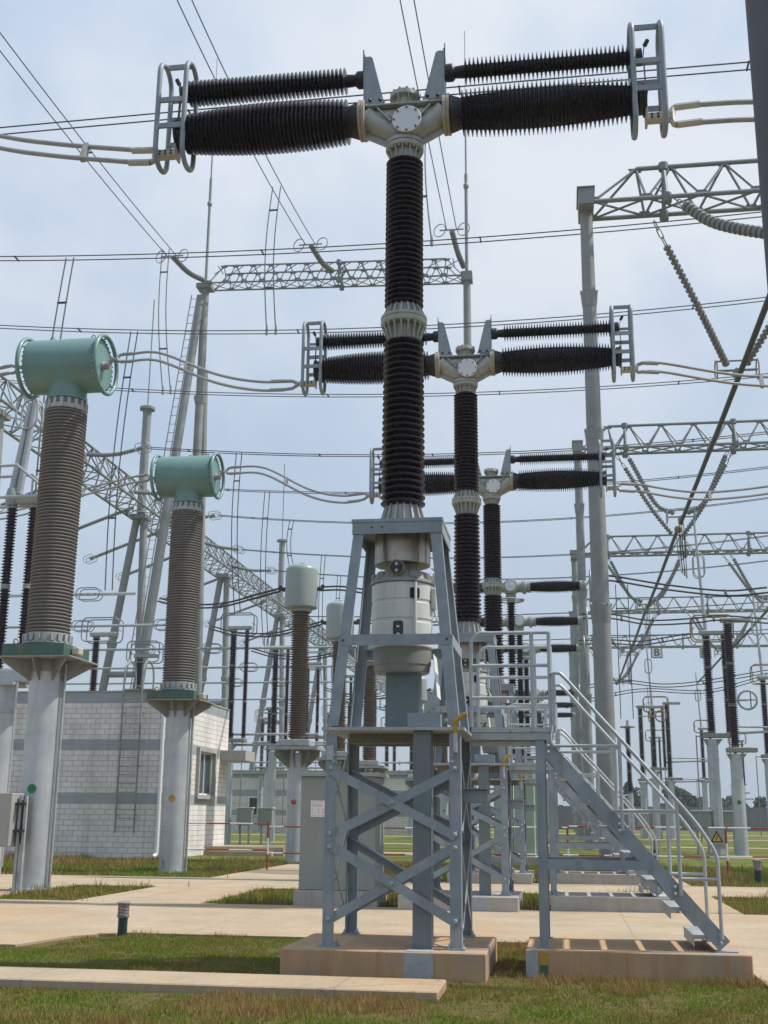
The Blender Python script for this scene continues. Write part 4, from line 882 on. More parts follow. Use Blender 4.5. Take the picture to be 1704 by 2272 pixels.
# ---------------------------------------------------------------- rigid bus tubes on V strings at the right
def vstring(xb, y, zb, xt, yt, zt, spread, who, ring=True, sagz=.45):
    for s, nm in ((-1, 'left'), (1, 'right')):
        a = V(xt+s*spread, y, zb); e = V(xt+s*.35, yt, zt+.3); f = a+(e-a)*.16; mid = (f+e)/2-V(0, 0, sagz)+V(-s*.15, 0, 0)
        string([f, mid, e], .145, nm+' leg of the V string '+who, 'V shaped insulator strings under the right hand beams', chain=a, step=.19)
    if ring:
        t = thing('bus_clamp', 'ring fitted bus clamp '+who, 'bus clamp', (xt, yt, zt), group='ring fitted bus clamps')
        for s in (-1, 1): MB().track((s*.75, 0, .12), (0, 1, 0), (0, 0, 1), .3, .38, .28, .03, 5, 6).build('ring_loop', 'galv', t)
        MB().bar((-.75, 0, .1), (.75, 0, .1), .07, .07).bar((-.75, 0, .48), (.75, 0, .48), .05, .05).build('yoke', 'gantry', t)
        MB().lathe([(.1, -.2), (.16, -.18), (.16, .18), (.1, .2)], (0, 0, -.02), (0, 1, 0), 14).build('clamp_body', 'gantry', t, angle=30)
TX = [8.7, 18.2]; TZ = 17.7
spans = [(-2, 15), (15.5, 51.2), (52.8, 79), (81, 107), (109, 133)]
for j, X in enumerate(TX):
    side = ('left', 'right')[j]
    for i, (a, b_) in enumerate(spans):
        if i == 0: continue
        zz = TZ-.0*i
        t = thing('bus_tube', ['', 'longest dark rigid bus tube slanting down the right side, nearest span', 'second span of the slanting bus tube beyond the second beam', 'third span of the slanting bus tube', 'farthest span of the slanting bus tube'][i]+(', left run' if j == 0 else ', right run'), 'bus tube', (X, (a+b_)/2, zz), group='rigid bus tubes running away at the right')
        L_ = (b_-a)/2; MB().tube([(0, -L_, 0), (0, 0, -.15), (0, L_, -.1)], .105, 14).build('tube', 'wire', t)
        if i == 2: MB().lathe([(.02, -.22), (.16, -.16), (.23, 0), (.16, .16), (.02, .22)], (0, -L_, -.1), (0, 1, 0), 18).build('end_ball', 'bronze', t)
        else: MB().lathe([(.05, -.18), (.14, -.12), (.16, 0), (.11, .1)], (0, L_, -.1), (0, 1, 0), 14).build('end_cap', 'gantry', t)
    for i, y in enumerate(GY):
        if y > 120 and j: continue
        w = 'under the '+GL[i].replace(' right hand', '')+' beam, '+('left run' if j == 0 else 'right run')
        
        if i == 0:
            if j == 0: q0 = atY(1456, 418, 23.6); string([atY(1520, 455, 22.9), atY(1575, 490, 22.3), atY(1640, 508, 21.6), atY(1735, 522, 20.6)], .2, 'thick pale string hanging below the first beam towards the upper right edge', 'V shaped insulator strings under the right hand beams', chain=q0, step=.21)
            vstring(X, y+.7, 22.1, X-.05, y+4.6, TZ+.05, 3.1, 'on the far side '+w, sagz=.3); continue
        vstring(X, y-.6, 22.1, X, y-.9, TZ+.1, 3.1, 'on the near side '+w, sagz=1.0)
        vstring(X, y+.7, 22.1, X, y+1.1, TZ-.6 if i == 1 else TZ+.1, 3.3, 'on the far side '+w, ring=(i != 1))
        if i in (1, 2, 3):
            t = thing('jumper_loops', 'bundle of hanging wire loops at the bus tube joint '+w, 'jumper loops', (X, y, TZ-.2), group='hanging wire loops at bus joints')
            for k in range(3):
                pts = [(.12*k-.1, -.8, 0), (.12*k-.06, -.55, -1.6), (.12*k, 0, -2.6-.15*k), (.12*k-.06, .6, -1.8), (.12*k-.1, 1.0, -.3)]
                MB().tube(spline(pts, 6), .025, 5).build('loop', 'blackcable', t)
# ---------------------------------------------------------------- brick building with ladder
def brick(name, axis, z_bands, c1, c2, mortar, bw=.4, rh=.2):
    m = bpy.data.materials.new(name); m.use_nodes = True; n = m.node_tree; l = n.links.new; b = n.nodes['Principled BSDF']
    g_ = n.nodes.new('ShaderNodeNewGeometry'); sp = n.nodes.new('ShaderNodeSeparateXYZ'); l(g_.outputs['Position'], sp.inputs[0])
    cb_ = n.nodes.new('ShaderNodeCombineXYZ'); l(sp.outputs[axis], cb_.inputs[0]); l(sp.outputs[2], cb_.inputs[1])
    br = n.nodes.new('ShaderNodeTexBrick'); br.offset = .5; br.inputs['Scale'].default_value = 1; br.inputs['Brick Width'].default_value = bw; br.inputs['Row Height'].default_value = rh
    br.inputs['Mortar Size'].default_value = .011; br.inputs['Mortar Smooth'].default_value = .15; br.inputs['Bias'].default_value = -.2
    off = n.nodes.new('ShaderNodeVectorMath'); off.operation = 'ADD'; off.inputs[1].default_value = (100.03, 20.0+.05*0, 0); l(cb_.outputs[0], off.inputs[0]); l(off.outputs[0], br.inputs['Vector'])
    msk = None
    for za, zb in z_bands:
        a = n.nodes.new('ShaderNodeMath'); a.operation = 'GREATER_THAN'; a.inputs[1].default_value = za; l(sp.outputs[2], a.inputs[0])
        c = n.nodes.new('ShaderNodeMath'); c.operation = 'LESS_THAN'; c.inputs[1].default_value = zb; l(sp.outputs[2], c.inputs[0])
        k = n.nodes.new('ShaderNodeMath'); k.operation = 'MULTIPLY'; l(a.outputs[0], k.inputs[0]); l(c.outputs[0], k.inputs[1])
        if msk is None: msk = k.outputs[0]
        else:
            s = n.nodes.new('ShaderNodeMath'); s.operation = 'MAXIMUM'; l(msk, s.inputs[0]); l(k.outputs[0], s.inputs[1]); msk = s.outputs[0]
    nz_ = n.nodes.new('ShaderNodeTexNoise'); nz_.inputs['Scale'].default_value = .9; nz_.inputs['Detail'].default_value = 6; l(g_.outputs['Position'], nz_.inputs['Vector'])
    for i, (pa, pb) in enumerate(zip(c1, c2)):
        mx = n.nodes.new('ShaderNodeMix'); mx.data_type = 'RGBA'; mx.inputs['A'].default_value = (*pa, 1); mx.inputs['B'].default_value = (*pb, 1); l(msk, mx.inputs['Factor'])
        l(mx.outputs['Result'], br.inputs['Color1' if i == 0 else 'Color2'])
    br.inputs['Mortar'].default_value = (*mortar, 1)
    mr = n.nodes.new('ShaderNodeMapRange'); mr.inputs['From Min'].default_value = .3; mr.inputs['From Max'].default_value = .7; mr.inputs['To Min'].default_value = .86; mr.inputs['To Max'].default_value = 1.06; l(nz_.outputs['Fac'], mr.inputs['Value'])
    mu = n.nodes.new('ShaderNodeMix'); mu.data_type = 'RGBA'; mu.blend_type = 'MULTIPLY'; mu.inputs['Factor'].default_value = 1; l(br.outputs['Color'], mu.inputs['A']); l(mr.outputs[0], mu.inputs['B'])
    
    ms = n.nodes.new('ShaderNodeMapping'); ms.inputs['Scale'].default_value = (2.6, 2.6, .16); l(g_.outputs['Position'], ms.inputs[0])
    ns = n.nodes.new('ShaderNodeTexNoise'); ns.inputs['Scale'].default_value = 1.3; ns.inputs['Detail'].default_value = 5; l(ms.outputs[0], ns.inputs['Vector'])
    rs = n.nodes.new('ShaderNodeMapRange'); rs.inputs['From Min'].default_value = .5; rs.inputs['From Max'].default_value = .75; rs.inputs['To Max'].default_value = .35; l(ns.outputs['Fac'], rs.inputs['Value'])
    mst = n.nodes.new('ShaderNodeMix'); mst.data_type = 'RGBA'; mst.inputs['B'].default_value = (.28, .25, .21, 1); l(mu.outputs['Result'], mst.inputs['A']); l(rs.outputs[0], mst.inputs['Factor'])
    l(mst.outputs['Result'], b.inputs['Base Color']); b.inputs['Roughness'].default_value = .75
    bp = n.nodes.new('ShaderNodeBump'); bp.inputs['Strength'].default_value = .35; bp.inputs['Distance'].default_value = .01; bp.invert = True; l(br.outputs['Fac'], bp.inputs['Height']); l(bp.outputs[0], b.inputs['Normal'])
    return m
BANDS = ((2.0, 2.4), (4.0, 4.4), (5.8, 6.4)); W1 = ((.77, .725, .70), (.68, .64, .605)); W2 = ((.36, .39, .42), (.30, .33, .365))
M['brickx'] = brick('white_block_front', 0, BANDS, W1, W2, (.36, .34, .325)); M['bricky'] = brick('white_block_side', 1, BANDS, W1, W2, (.36, .34, .325))
M['brickf'] = brick('far_white_block', 0, ((1.6, 2.1), (3.4, 4.0), (5.1, 5.6)), W1, W2, (.22, .22, .21))
bd = thing('block_building', 'white block building with blue grey bands and an iron ladder, left of centre', 'building', (-13.1, 30, 0))
bx0, by1, bh = -24., 8.4, 6.22
w_ = MB(); w_.add([(bx0, 0, -.1), (0, 0, -.1), (0, 0, bh), (bx0, 0, bh), (bx0, by1, -.1), (bx0, by1, bh)], [(0, 1, 2, 3), (4, 0, 3, 5)]).build('wall', 'brickx', bd, smooth=False)
wy0, wy1, wz0, wz1 = 3.9, 6.1, 2.42, 4.18
w_ = MB(); yy = [0, wy0, wy1, by1]; zz = [-.1, wz0, wz1, bh]
for i in range(3):
    for k in range(3):
        if i == 1 and k == 1: continue
        w_.add([(0, yy[i], zz[k]), (0, yy[i+1], zz[k]), (0, yy[i+1], zz[k+1]), (0, yy[i], zz[k+1])], [(0, 1, 2, 3)])
w_.add([(0, by1, -.1), (bx0, by1, -.1), (bx0, by1, bh), (0, by1, bh)], [(0, 1, 2, 3)])
w_.build('wall', 'bricky', bd, smooth=False)
MB().box((bx0+.003, .003, bh-.25), (-.003, by1-.003, bh-.2)).build('roof', 'stone', bd, smooth=False)
MB().box((bx0-.03, -.03, bh), (.03, .22, bh+.05)).box((-.2, .222, bh), (.03, by1, bh+.05)).build('coping', 'stone', bd, smooth=False)
wf = MB()
for a, b_ in (((-.16, wy0-.14, wz0-.16), (.14, wy1+.14, wz0)), ((-.16, wy0-.14, wz1), (.14, wy1+.14, wz1+.16)), ((-.16, wy0-.14, wz0+.001), (.14, wy0, wz1-.001)), ((-.16, wy1, wz0+.001), (.14, wy1+.14, wz1-.001))): wf.box(a, b_)
wn_ = wf.build('window', 'stone', bd, smooth=False)
sf = MB()
for y in (wy0+.001, (wy0+wy1)/2-.035, wy1-.071): sf.box((-.09, y, wz0+.001), (-.03, y+.07, wz1-.001))
for z_ in (wz0+.001, wz1-.071): sf.box((-.088, wy0+.07, z_), (-.032, wy1-.07, z_+.07))
sf.build('sash', 'white', wn_, smooth=False)
MB().box((-.075, wy0+.02, wz0+.02), (-.07, wy1-.02, wz1-.02)).build('pane', 'win', wn_, smooth=False)
ld = MB(); lx0, lx1 = -1.79, -1.05
for x in (lx0, lx1): ld.tube(spline([(x, -.22, .95), (x, -.22, 5.8), (x, -.22, 6.7), (x, -.15, 7.15), (x, .25, 7.45), (x, .8, 7.3), (x, 1.0, 6.9), (x, 1.0, 6.2)], 6), .04, 8)
for k in range(17): ld.tube([(lx0, -.22, 1.15+.32*k), (lx1, -.22, 1.15+.32*k)], .016, 6)
for z_ in (1.6, 3.4, 5.4):
    for x in (lx0, lx1): ld.bar((x, -.22, z_), (x, .0, z_), .04, .04)
ld.build('ladder', 'gantry', bd)
MB().box((lx0-.1, -.1, 6.275), (lx1+.5, 1.2, 6.33)).build('ladder_landing', 'alu_rust', bd, smooth=False)
MB().tube(spline([(-.16, -.12, 6.1), (-.16, -.12, 5.8), (-.16, -.12, 1), (-.16, -.12, .35), (-.17, -.14, .18), (-.22, -.3, .1)], 6), .075, 14).build('downpipe', 'plast', bd)
MB().box((.003, by1-1.2, 3.95), (1.15, by1+.4, 4.38)).build('canopy', 'stone', bd, smooth=False)
MB().box((.003, 5.4, 0), (3.4, 8.6, .34)).box((.3, 4.95, 0), (3.0, 5.398, .18)).build('steps', 'pave', bd, smooth=False)
MB().bbox((-11, -.1, 2.9), (-10.7, -.001, 3.25), .01).build('wall_box', 'dark', bd, smooth=False)
fb = thing('block_building', 'distant low white block building with blue grey bands behind the stand legs', 'building', (-30.2, 100, 0))
MB().box((0, 0, -.1), (23.5, 9, 5.45)).build('wall', 'brickf', fb, smooth=False)
MB().box((-.2, -.2, 5.452), (23.7, 9.2, 5.7)).build('roof', 'stone', fb, smooth=False)
for x in (1.9, 8.2, 14.6, 20.4):
    wn_ = MB().box((x-.1, -.1, 1.55), (x+1.5, -.002, 3.35)).build('window', 'white', fb, smooth=False); MB().box((x+.02, -.12, 1.67), (x+1.38, -.102, 3.23)).build('pane', 'glass', wn_, smooth=False)
MB().tube([(11.8, -.12, 5.4), (11.8, -.12, .1)], .09, 8).build('downpipe', 'plast', fb)

# ---------------------------------------------------------------- ground furniture
cbx = thing('control_cabinet', 'tall grey control cabinet with a white notice behind the stand legs', 'cabinet', (-2.42, 9.1, 0))
MB().bbox((-.78, -.6, -.05), (.80, .62, .30), .01).build('plinth', 'concg', cbx, smooth=False)
MB().bbox((-.70, -.55, .305), (.74, .56, 2.36), .008).build('body', 'cab', cbx, smooth=False)
MB().bbox((-.78, -.64, 2.365), (.82, .64, 2.44), .01).build('roof', 'bell', cbx, smooth=False)
MB().box((.31, -.556, .4), (.325, -.551, 2.3)).box((.22, -.572, 1.25), (.25, -.551, 1.42)).box((.38, -.572, 1.25), (.41, -.551, 1.42)).build('door_gap', 'dark', cbx, smooth=False)
nb = MB().box((-.5, -.558, 1.62), (-.07, -.551, 1.92)).build('notice', 'white', cbx, smooth=False)
b = MB()
for a, c in (((-.475, 1.645), (-.095, 1.651)), ((-.475, 1.889), (-.095, 1.895)), ((-.475, 1.652), (-.469, 1.888)), ((-.101, 1.652), (-.095, 1.888))): b.box((a[0], -.560, a[1]), (c[0], -.5585, c[1]))
for i in range(8):
    x = -.445+.042*i
    if i == 4: continue
    b.box((x, -.56, 1.80), (x+.006, -.5585, 1.855)); b.box((x+.007, -.56, 1.845), (x+.028, -.5585, 1.851)); b.box((x+.007, -.56, 1.822), (x+.028, -.5585, 1.827)); b.box((x+.022, -.56, 1.80), (x+.028, -.5585, 1.821))
for x in (-.36, -.27):
    b.box((x, -.56, 1.69), (x+.008, -.5585, 1.77)); b.box((x+.009, -.56, 1.76), (x+.05, -.5585, 1.768)); b.box((x+.009, -.56, 1.69), (x+.05, -.5585, 1.698))
b.box((-.259, -.56, 1.725), (-.222, -.5585, 1.733)); b.box((-.222, -.56, 1.699), (-.214, -.5585, 1.759))
b.build('lettering', 'pink', nb, smooth=False)
def bollard(x, y, label, s=1.):
    t = thing('bollard_light', label, 'bollard light', (x, y, 0), group='low green bollard lamps')
    MB().lathe([(.066*s, -.02), (.066*s, .24*s), (.072*s, .25*s)], n=20).build('post', 'bollard', t, angle=30)
    MB().lathe([(.078*s, .245*s), (.085*s, .26*s), (.085*s, .28*s), (.07*s, .285*s)], n=20).build('collar', 'lampcap', t, angle=30)
    MB().lathe([(.068*s, .285*s), (.068*s, .425*s)], n=20).build('lamp_glass', 'opal', t, angle=30)
    b = MB()
    for k in range(3): b.torus((0, 0, (.315+.04*k)*s), (0, 0, 1), .075*s, .006*s, 20, 5)
    for k in range(6): a = 2*PI*k/6; b.tube([(.077*s*math.cos(a), .077*s*math.sin(a), .28*s), (.077*s*math.cos(a), .077*s*math.sin(a), .43*s)], .005*s, 5)
    b.build('cage', 'lampcap', t)
    MB().lathe([(.085*s, .425*s), (.095*s, .43*s), (.095*s, .445*s), (.03*s, .465*s)], n=20).build('cap', 'lampcap', t, angle=30)
bollard(-4.3, 2.62, 'dark green bollard lamp in the lawn edge left of the nearest plinth')
bollard(6.85, 19.7, 'dark green bollard lamp in the grass at the right edge', 1.35)
bollard(.62, 14.8-2.2, 'dark green bollard lamp behind the legs of the nearest stand', 1.3)
bollard(5.4, 36, 'tiny bollard lamp seen between the handrails of the nearest stairs', 1.8)
bollard(-2.1, 3.0+16, 'tiny bollard lamp beyond the tall grey cabinet', 1.2) if False else None
def barrier(x0, x1, y, zt, zb, label, gap=1.5, ph=0):
    t = thing('barrier_rail', label, 'barrier', (x0, y, 0), group='red and white striped barrier rails'); L_ = x1-x0
    for z_ in (zt, zb):
        k = 0; x = -ph
        while x < L_:
            a, b_ = max(0, x), min(L_, x+gap/2)
            if b_ > a: MB().tube([(a, 0, z_), (b_, 0, z_)], .022, 8).build('rail_piece', 'red' if k % 2 else 'white', t)
            x += gap/2; k += 1
    k = 0
    for i in range(3):
        z0 = zt*1.04*i/3; MB().tube([(L_, .06, z0), (L_, .06, z0+zt*1.04/3)], .032, 8).build('post_piece', 'white' if i == 1 else 'red', t)
    return t
barrier(-9.9, -7.2, 22.5, 1.38, .60, 'short striped barrier rail starting behind the yellow dotted pole')
barrier(-7.15, -2.6, 22.5, 1.30, .52, 'striped barrier rail left of the tall grey cabinet', ph=.3)
barrier(-2.55, 1.9, 22.5, 1.36, .58, 'striped barrier rail seen through the stand legs', ph=.2)
barrier(1.95, 6.45, 22.5, 1.40, .58, 'striped barrier rail crossing behind the stairs', ph=.5)
barrier(6.5, 11.5, 22.5, 1.40, .6, 'striped barrier rail running off the right edge', ph=.1)
ws = thing('warning_sign', 'grey warning board with a yellow high voltage triangle on the striped rail', 'warning sign', (6.17, 22.42, 1.12))
MB().bbox((-.23, -.008, -.30), (.23, .008, .28), .004).build('board', 'sign', ws, smooth=False)
MB().prism([(-.18, -.12), (.18, -.12), (0, .21)], (0, -.0105, 0), (1, 0, 0), (0, 0, 1), (0, 1, 0), .003).build('triangle_border', 'black', ws, smooth=False)
MB().prism([(-.125, -.088), (.125, -.088), (0, .143)], (0, -.0135, 0), (1, 0, 0), (0, 0, 1), (0, 1, 0), .002).build('triangle', 'signy', ws, smooth=False)
MB().prism([(.012, .09), (-.032, .02), (-.006, .02), (-.022, -.045), (-.034, -.035), (-.012, -.078), (.012, -.045), (.0, -.047), (.03, .036), (.004, .034), (.03, .09)], (0, -.016, 0), (1, 0, 0), (0, 0, 1), (0, 1, 0), .002).build('lightning_mark', 'black', ws, smooth=False)
b = MB()
for i in range(6):
    x = -.13+.045*i+(.02 if i > 1 else 0); b.box((x, -.011, -.235), (x+.005, -.0085, -.19)); b.box((x+.006, -.011, -.20), (x+.028, -.0085, -.195)); b.box((x+.006, -.011, -.222), (x+.028, -.0085, -.217)); b.box((x+.015, -.011, -.216), (x+.02, -.0085, -.201))
b.build('lettering', 'lampcap', ws, smooth=False)
lc = thing('mechanism_box', 'beige mechanism box on posts cut by the left edge', 'mechanism box', (-10.05, 10.4, 0))
MB().bbox((-.6, -.25, .95), (.36, .3, 2.05), .012).build('box', 'beige', lc, smooth=False)
for x in (.40, .52): MB().box((x, .0, .02), (x+.06, .08, 2.0)).build('post', 'galv', lc, smooth=False)
MB().box((.362, -.1, 1.25), (.58, -.02, 1.3)).box((.362, -.1, 1.8), (.58, -.02, 1.85)).box((.375, .09, 1.0), (.58, .12, 2.0)).build('bracket', 'dark', lc, smooth=False)

# ---------------------------------------------------------------- disconnector at the far left edge
def post_insulator(h0, h1, x, y, r, m='porcp', secs=3, n=18, pitch=.085):
    b = MB(); j = MB(); s = (h1-h0)/secs
    for i in range(secs):
        a = h0+i*s+.07; c = h0+(i+1)*s-.07; k = max(6, int((c-a)/pitch))
        b.lathe(sheds(a, c, k, r*.62, lambda q: r, 'sharp'), (x, y, 0), (0, 0, 1), n)
        j.lathe([(r*.7, a-.07), (r*.85, a-.05), (r*.85, a-.01), (r*.6, a)], (x, y, 0), (0, 0, 1), n); j.lathe([(r*.6, c), (r*.85, c+.01), (r*.85, c+.05), (r*.7, c+.07)], (x, y, 0), (0, 0, 1), n)
    return b, j
ed = thing('disconnector', 'disconnector with open white arms at the left edge behind the nearer teal transformer', 'disconnector', (-13.0, 16, 0))
MB().lathe([(.34, 0), (.34, 5.0)], n=28).build('pole', 'pole', ed)
MB().lathe([(.345, 4.2), (.36, 4.22), (.36, 4.3), (.345, 4.32)], n=28).build('pole_band', 'galv', ed)
MB().bbox((-1.2, -.3, 5.02), (1.05, .3, 5.35), .02).box((-.5, -.5, 4.93), (.5, .5, 5.01)).build('base_beam', 'galvl', ed, smooth=False)
for x, r in ((-.22, .155), (.42, .145)):
    b, j = post_insulator(5.36, 9.95, x, 0, r, secs=2); b.build('post_insulator', 'porcp', ed, angle=25); j.build('insulator_joint', 'bell', ed, angle=30)
b = MB().tube([(-2.0, -.5, 10.95), (.05, -.5, 11.0), (.85, -.5, 10.35), (.85, .5, 10.35), (.05, .5, 11.0), (-2, .5, 10.95)], .045, 10)
b.tube([(-2, -.5, 10.05), (.95, -.5, 10.1), (.95, .5, 10.1), (-2, .5, 10.05)], .045, 10)
for x in (-1.6, -.45, .55): b.tube([(x, -.5, 10.06), (x, -.5, 10.95 if x < 0 else 10.6)], .03, 8)
b.build('guard_frame', 'galvl', ed)
MB().tube([(-.28, 0, 10.35), (.05, 0, 13.0)], [.10, .075], 12).tube([(-.06, 0, 10.3), (.22, 0, 13.3)], [.10, .08], 12).build('open_arm', 'galvl', ed)
MB().lathe([(.07, 9.95), (.16, 9.97), (.2, 10.2), (.15, 10.45), (.08, 10.5)], (-.25, 0, 0), (0, 0, 1), 14).bbox((-.1, -.15, 10.0), (.65, .15, 10.25), .03).build('hinge_head', 'bell', ed, angle=40)
MB().track((.0, -.1, 12.7), (1, 0, 0), (0, 0, 1), .32, .5, .3, .03, 6, 8).track((.0, .25, 12.7), (1, 0, 0), (0, 0, 1), .32, .5, .3, .03, 6, 8).build('corona_ring', 'galvl', ed)
MB().tube([(.55, -.36, .3), (.55, -.36, 5.0)], .03, 8).build('operating_rod', 'galvl', ed)

# ---------------------------------------------------------------- bell headed transformers, further breakers
ROWS = [29, 37, 45.5, 66, 75, 84]
def make_bell():
    t = thing('current_transformer', '', 'current transformer', (-7.8, 29, 4.2), group='bell headed current transformers')
    MB().lathe([(.52, 5.0), (.60, 5.01), (.625, 5.04), (.625, 6.42), (.61, 6.5), (.55, 6.58), (.4, 6.66), (.15, 6.69), (.1, 6.72), (.1, 6.75)], n=40).build('head_tank', 'bell', t, angle=35)
    MB().lathe([(.40, 4.86), (.42, 4.9), (.42, 4.98), (.5, 5.0)], n=30).build('neck_ring', 'bell', t, angle=35)
    MB().lathe([(.26, .12)]+sheds(.2, 4.86, 54, lambda q: .28-.02*q, lambda q: .37-.03*q, 'sharp')+[(.28, 4.9)], n=28).build('bushing_insulator', 'porcb', t, angle=25)
    MB().bbox((-.62, -.5, -.12), (.55, .5, .12), .03).box((-.9, -.75, -.26), (.9, .75, -.14)).build('base_frame', 'galv', t, smooth=False)
    for s in (-1, 1): MB().lathe([(.05, 0), (.09, .03), (.09, .1), (.05, .2)], (s*.62, 0, 5.75), (s, 0, 0), 10).bar((s*.8, 0, 5.72), (s*.82, 0, 5.9), .06, .12).build('terminal', 'dark', t)
    return t
def make_bell_pole(dot, lab):
    t = thing('support_pole', lab, 'pole', (-7.8, 29, 0), group='steel poles under the bell headed transformers')
    MB().lathe([(.34, 0), (.34, 3.85)], n=28).build('shaft', 'pole', t); b = MB()
    for k in range(8): a = 2*PI*k/8; b.prism([(.33, 3.3), (.85, 3.75), (.85, 3.92), (.33, 3.92)], (0, 0, 0), (math.cos(a), math.sin(a), 0), (0, 0, 1), (-math.sin(a), math.cos(a), 0), .02)
    b.build('gussets', 'plate', t, smooth=False)
    v = [(.0+.095*math.cos(2*PI*k/20), .095*math.sin(2*PI*k/20)) for k in range(20)]
    MB().add([(x, -math.sqrt(.345**2-x*x), 2.1+z_) for x, z_ in v], [tuple(range(20))]).build('phase_mark', dot, t, smooth=False); return t
bw = ['nearest bell headed grey transformer, left of the drum frame', 'second bell headed grey transformer, half hidden by the drum frame', 'third bell headed transformer, brown insulator seen inside the drum frame', 'fourth bell headed transformer, seen under the stand platform', 'fifth bell headed transformer, small white head right of the drive column', 'farthest bell headed transformer behind the drive column']
be = make_bell(); bp_ = {}
for i, y in enumerate(ROWS):
    if i == 0: be['label'] = bw[0]
    else: dup(be, (-7.8, y, 4.2), bw[i])
    make_bell_pole(('redd', 'yellow', 'green')[i % 3], ('galvanised pole with a red dot left of the grey cabinet', 'galvanised pole with a yellow dot behind the grey cabinet', 'galvanised pole with a green dot behind the stand', 'far pole with a red dot framed by the stand legs', 'far pole with a yellow dot behind the stand', 'farthest pole with a green dot behind the stand')[i]).location = (-7.8, y, 0)
def make_far_breaker():
    t = thing('circuit_breaker', '', 'circuit breaker', (.1, 29, 0), group='single arm T breakers beyond the gantry')
    b = MB()
    for i in range(4): b.bbox((-.72+.38*i, -.35, .35), (-.44+.38*i, .35, 3.62), .02)
    b.build('support_panels', 'palegreen', t, smooth=False)
    MB().bbox((-.85, -.5, -.1), (.95, .5, .34), .02).build('footing', 'concg', t, smooth=False); MB().box((-.75, -.38, 3.63), (.85, .38, 3.75)).build('cap_plate', 'galv', t, smooth=False)
    b, j = post_insulator(3.78, 9.35, 0, 0, .17, secs=2, n=16, pitch=.09); b.build('column_insulator', 'porc', t, angle=25); j.build('column_joint', 'bell', t, angle=30)
    MB().torus((0, 0, 9.38), (0, 0, 1), .46, .035, 28, 8).bar((-.45, 0, 9.38), (.45, 0, 9.38), .04, .03).build('column_ring', 'galv', t)
    MB().lathe([(.14, 9.33), (.17, 9.4), (.2, 9.55), (.16, 9.6)], n=20).lathe([(.1, -.33), (.26, -.28), (.32, 0), (.26, .28), (.1, .33)], (0, 0, 9.87), (0, 1, 0), 22).cyl((-.5, 0, 9.87), (.5, 0, 9.87), .2, 20).build('tee_housing', 'bell', t, angle=35)
    MB().lathe([(.2, 0), (.2, .02), (.06, .03), (.06, .05)], (0, -.325, 9.87), (0, -1, 0), 20).build('end_cover', 'cover', t, angle=30)
    for s in (-1, 1):
        MB().lathe([(.22, 0), (.26, .02), (.26, .12), (.2, .16), (.22, .30)], (s*.42, 0, 9.87), (s, 0, 0), 22).build('end_flange', 'bell', t, angle=30)
        MB().lathe(sheds(.72, 2.5, 36, lambda q: .15+.04*math.sin(PI*q), lambda q: .215+.04*math.sin(PI*q), 'sharp'), (0, 0, 9.87), (s, 0, 0), 22).build('interrupter_insulator', 'porcp', t, angle=25)
        MB().lathe([(.16, 2.5), (.2, 2.52), (.2, 2.72), (.14, 2.76)], (0, 0, 9.87), (s, 0, 0), 18).bar((s*2.75, 0, 9.87), (s*2.9, 0, 10.15), .08, .05).build('end_cap', 'bell', t, angle=30)
        MB().torus((s*2.9, 0, 9.87), (1, 0, 0), .58, .035, 26, 8).bar((s*2.9, 0, 9.3), (s*2.9, 0, 10.43), .03, .04).build('grading_ring', 'galv', t)
    return t
fb_ = make_far_breaker()
fl = ['nearest single arm T breaker, above the landing rail', 'second single arm T breaker, dark arm level with the landing rail top', 'third single arm T breaker, arm seen inside the landing rails', 'fourth single arm T breaker beside the top of the handrail', 'fifth single arm T breaker beside the handrail bend', 'farthest single arm T breaker low behind the landing']
for i, y in enumerate(ROWS):
    y = y if i < 3 else y+1.5
    if i == 0: fb_['label'] = fl[0]
    else: dup(fb_, (.1+.02*i, y, 0), fl[i])
for i, (y, pk) in enumerate(((29, ((1310, 1280), (1370, 1285), (1480, 1303), (1610, 1316), (1704, 1309))), (37, ((1290, 1367), (1360, 1368), (1440, 1381), (1540, 1377), (1600, 1371), (1704, 1378))), (45.5, ((1285, 1425), (1360, 1424), (1420, 1427), (1470, 1420), (1530, 1410))), (67, ((1262, 1535), (1366, 1512), (1470, 1521), (1560, 1514), (1704, 1490))), (76, ((1255, 1568), (1366, 1540), (1440, 1531), (1570, 1534), (1704, 1500))))):
    strand_pair(spline([atY(u, v, y) for u, v in pk], 8), .4, .036, 'blackcable', 'connecting_cable', ['black twin cable sagging right from the nearest single arm breaker', 'black twin cable passing the bronze rings at the right', 'short black twin cable rising to the bronze rings', 'low black twin cable right of the thick gantry column', 'lowest black twin cable right of the thick gantry column'][i], 'connecting cable', 'black twin cables at the right', 2, side=(0, .8, .6))
    xe = -8.4; zb_ = 9.95
    strand_pair(spline([(-7.1, y, zb_), (-6.2, y, 9.95), (-4.8, y, 9.75), (-3.6, y, 9.85), (-2.8, y, 9.9)], 6), .3, .035, 'blackcable', 'connecting_cable', 'black twin cable between '+['nearest', 'second', 'third', 'fourth', 'fifth'][i]+' bell headed transformer and its single arm breaker', 'connecting cable', 'black twin cables right of the bell headed transformers', 1, side=(0, .8, .6))
    strand_pair(spline([(-8.6, y, 9.95), (-9.6, y+.4, 9.8), (-11.5, y+2, 9.75), (-14, y+5, 10.3), (-16, y+7.3, 11)], 6), .3, .04, 'blackcable', 'connecting_cable', 'black twin cable on the left side of the '+['nearest', 'second', 'third', 'fourth', 'fifth'][i]+' bell headed transformer', 'connecting cable', 'black twin cables left of the bell headed transformers', 1, side=(0, .8, .6))

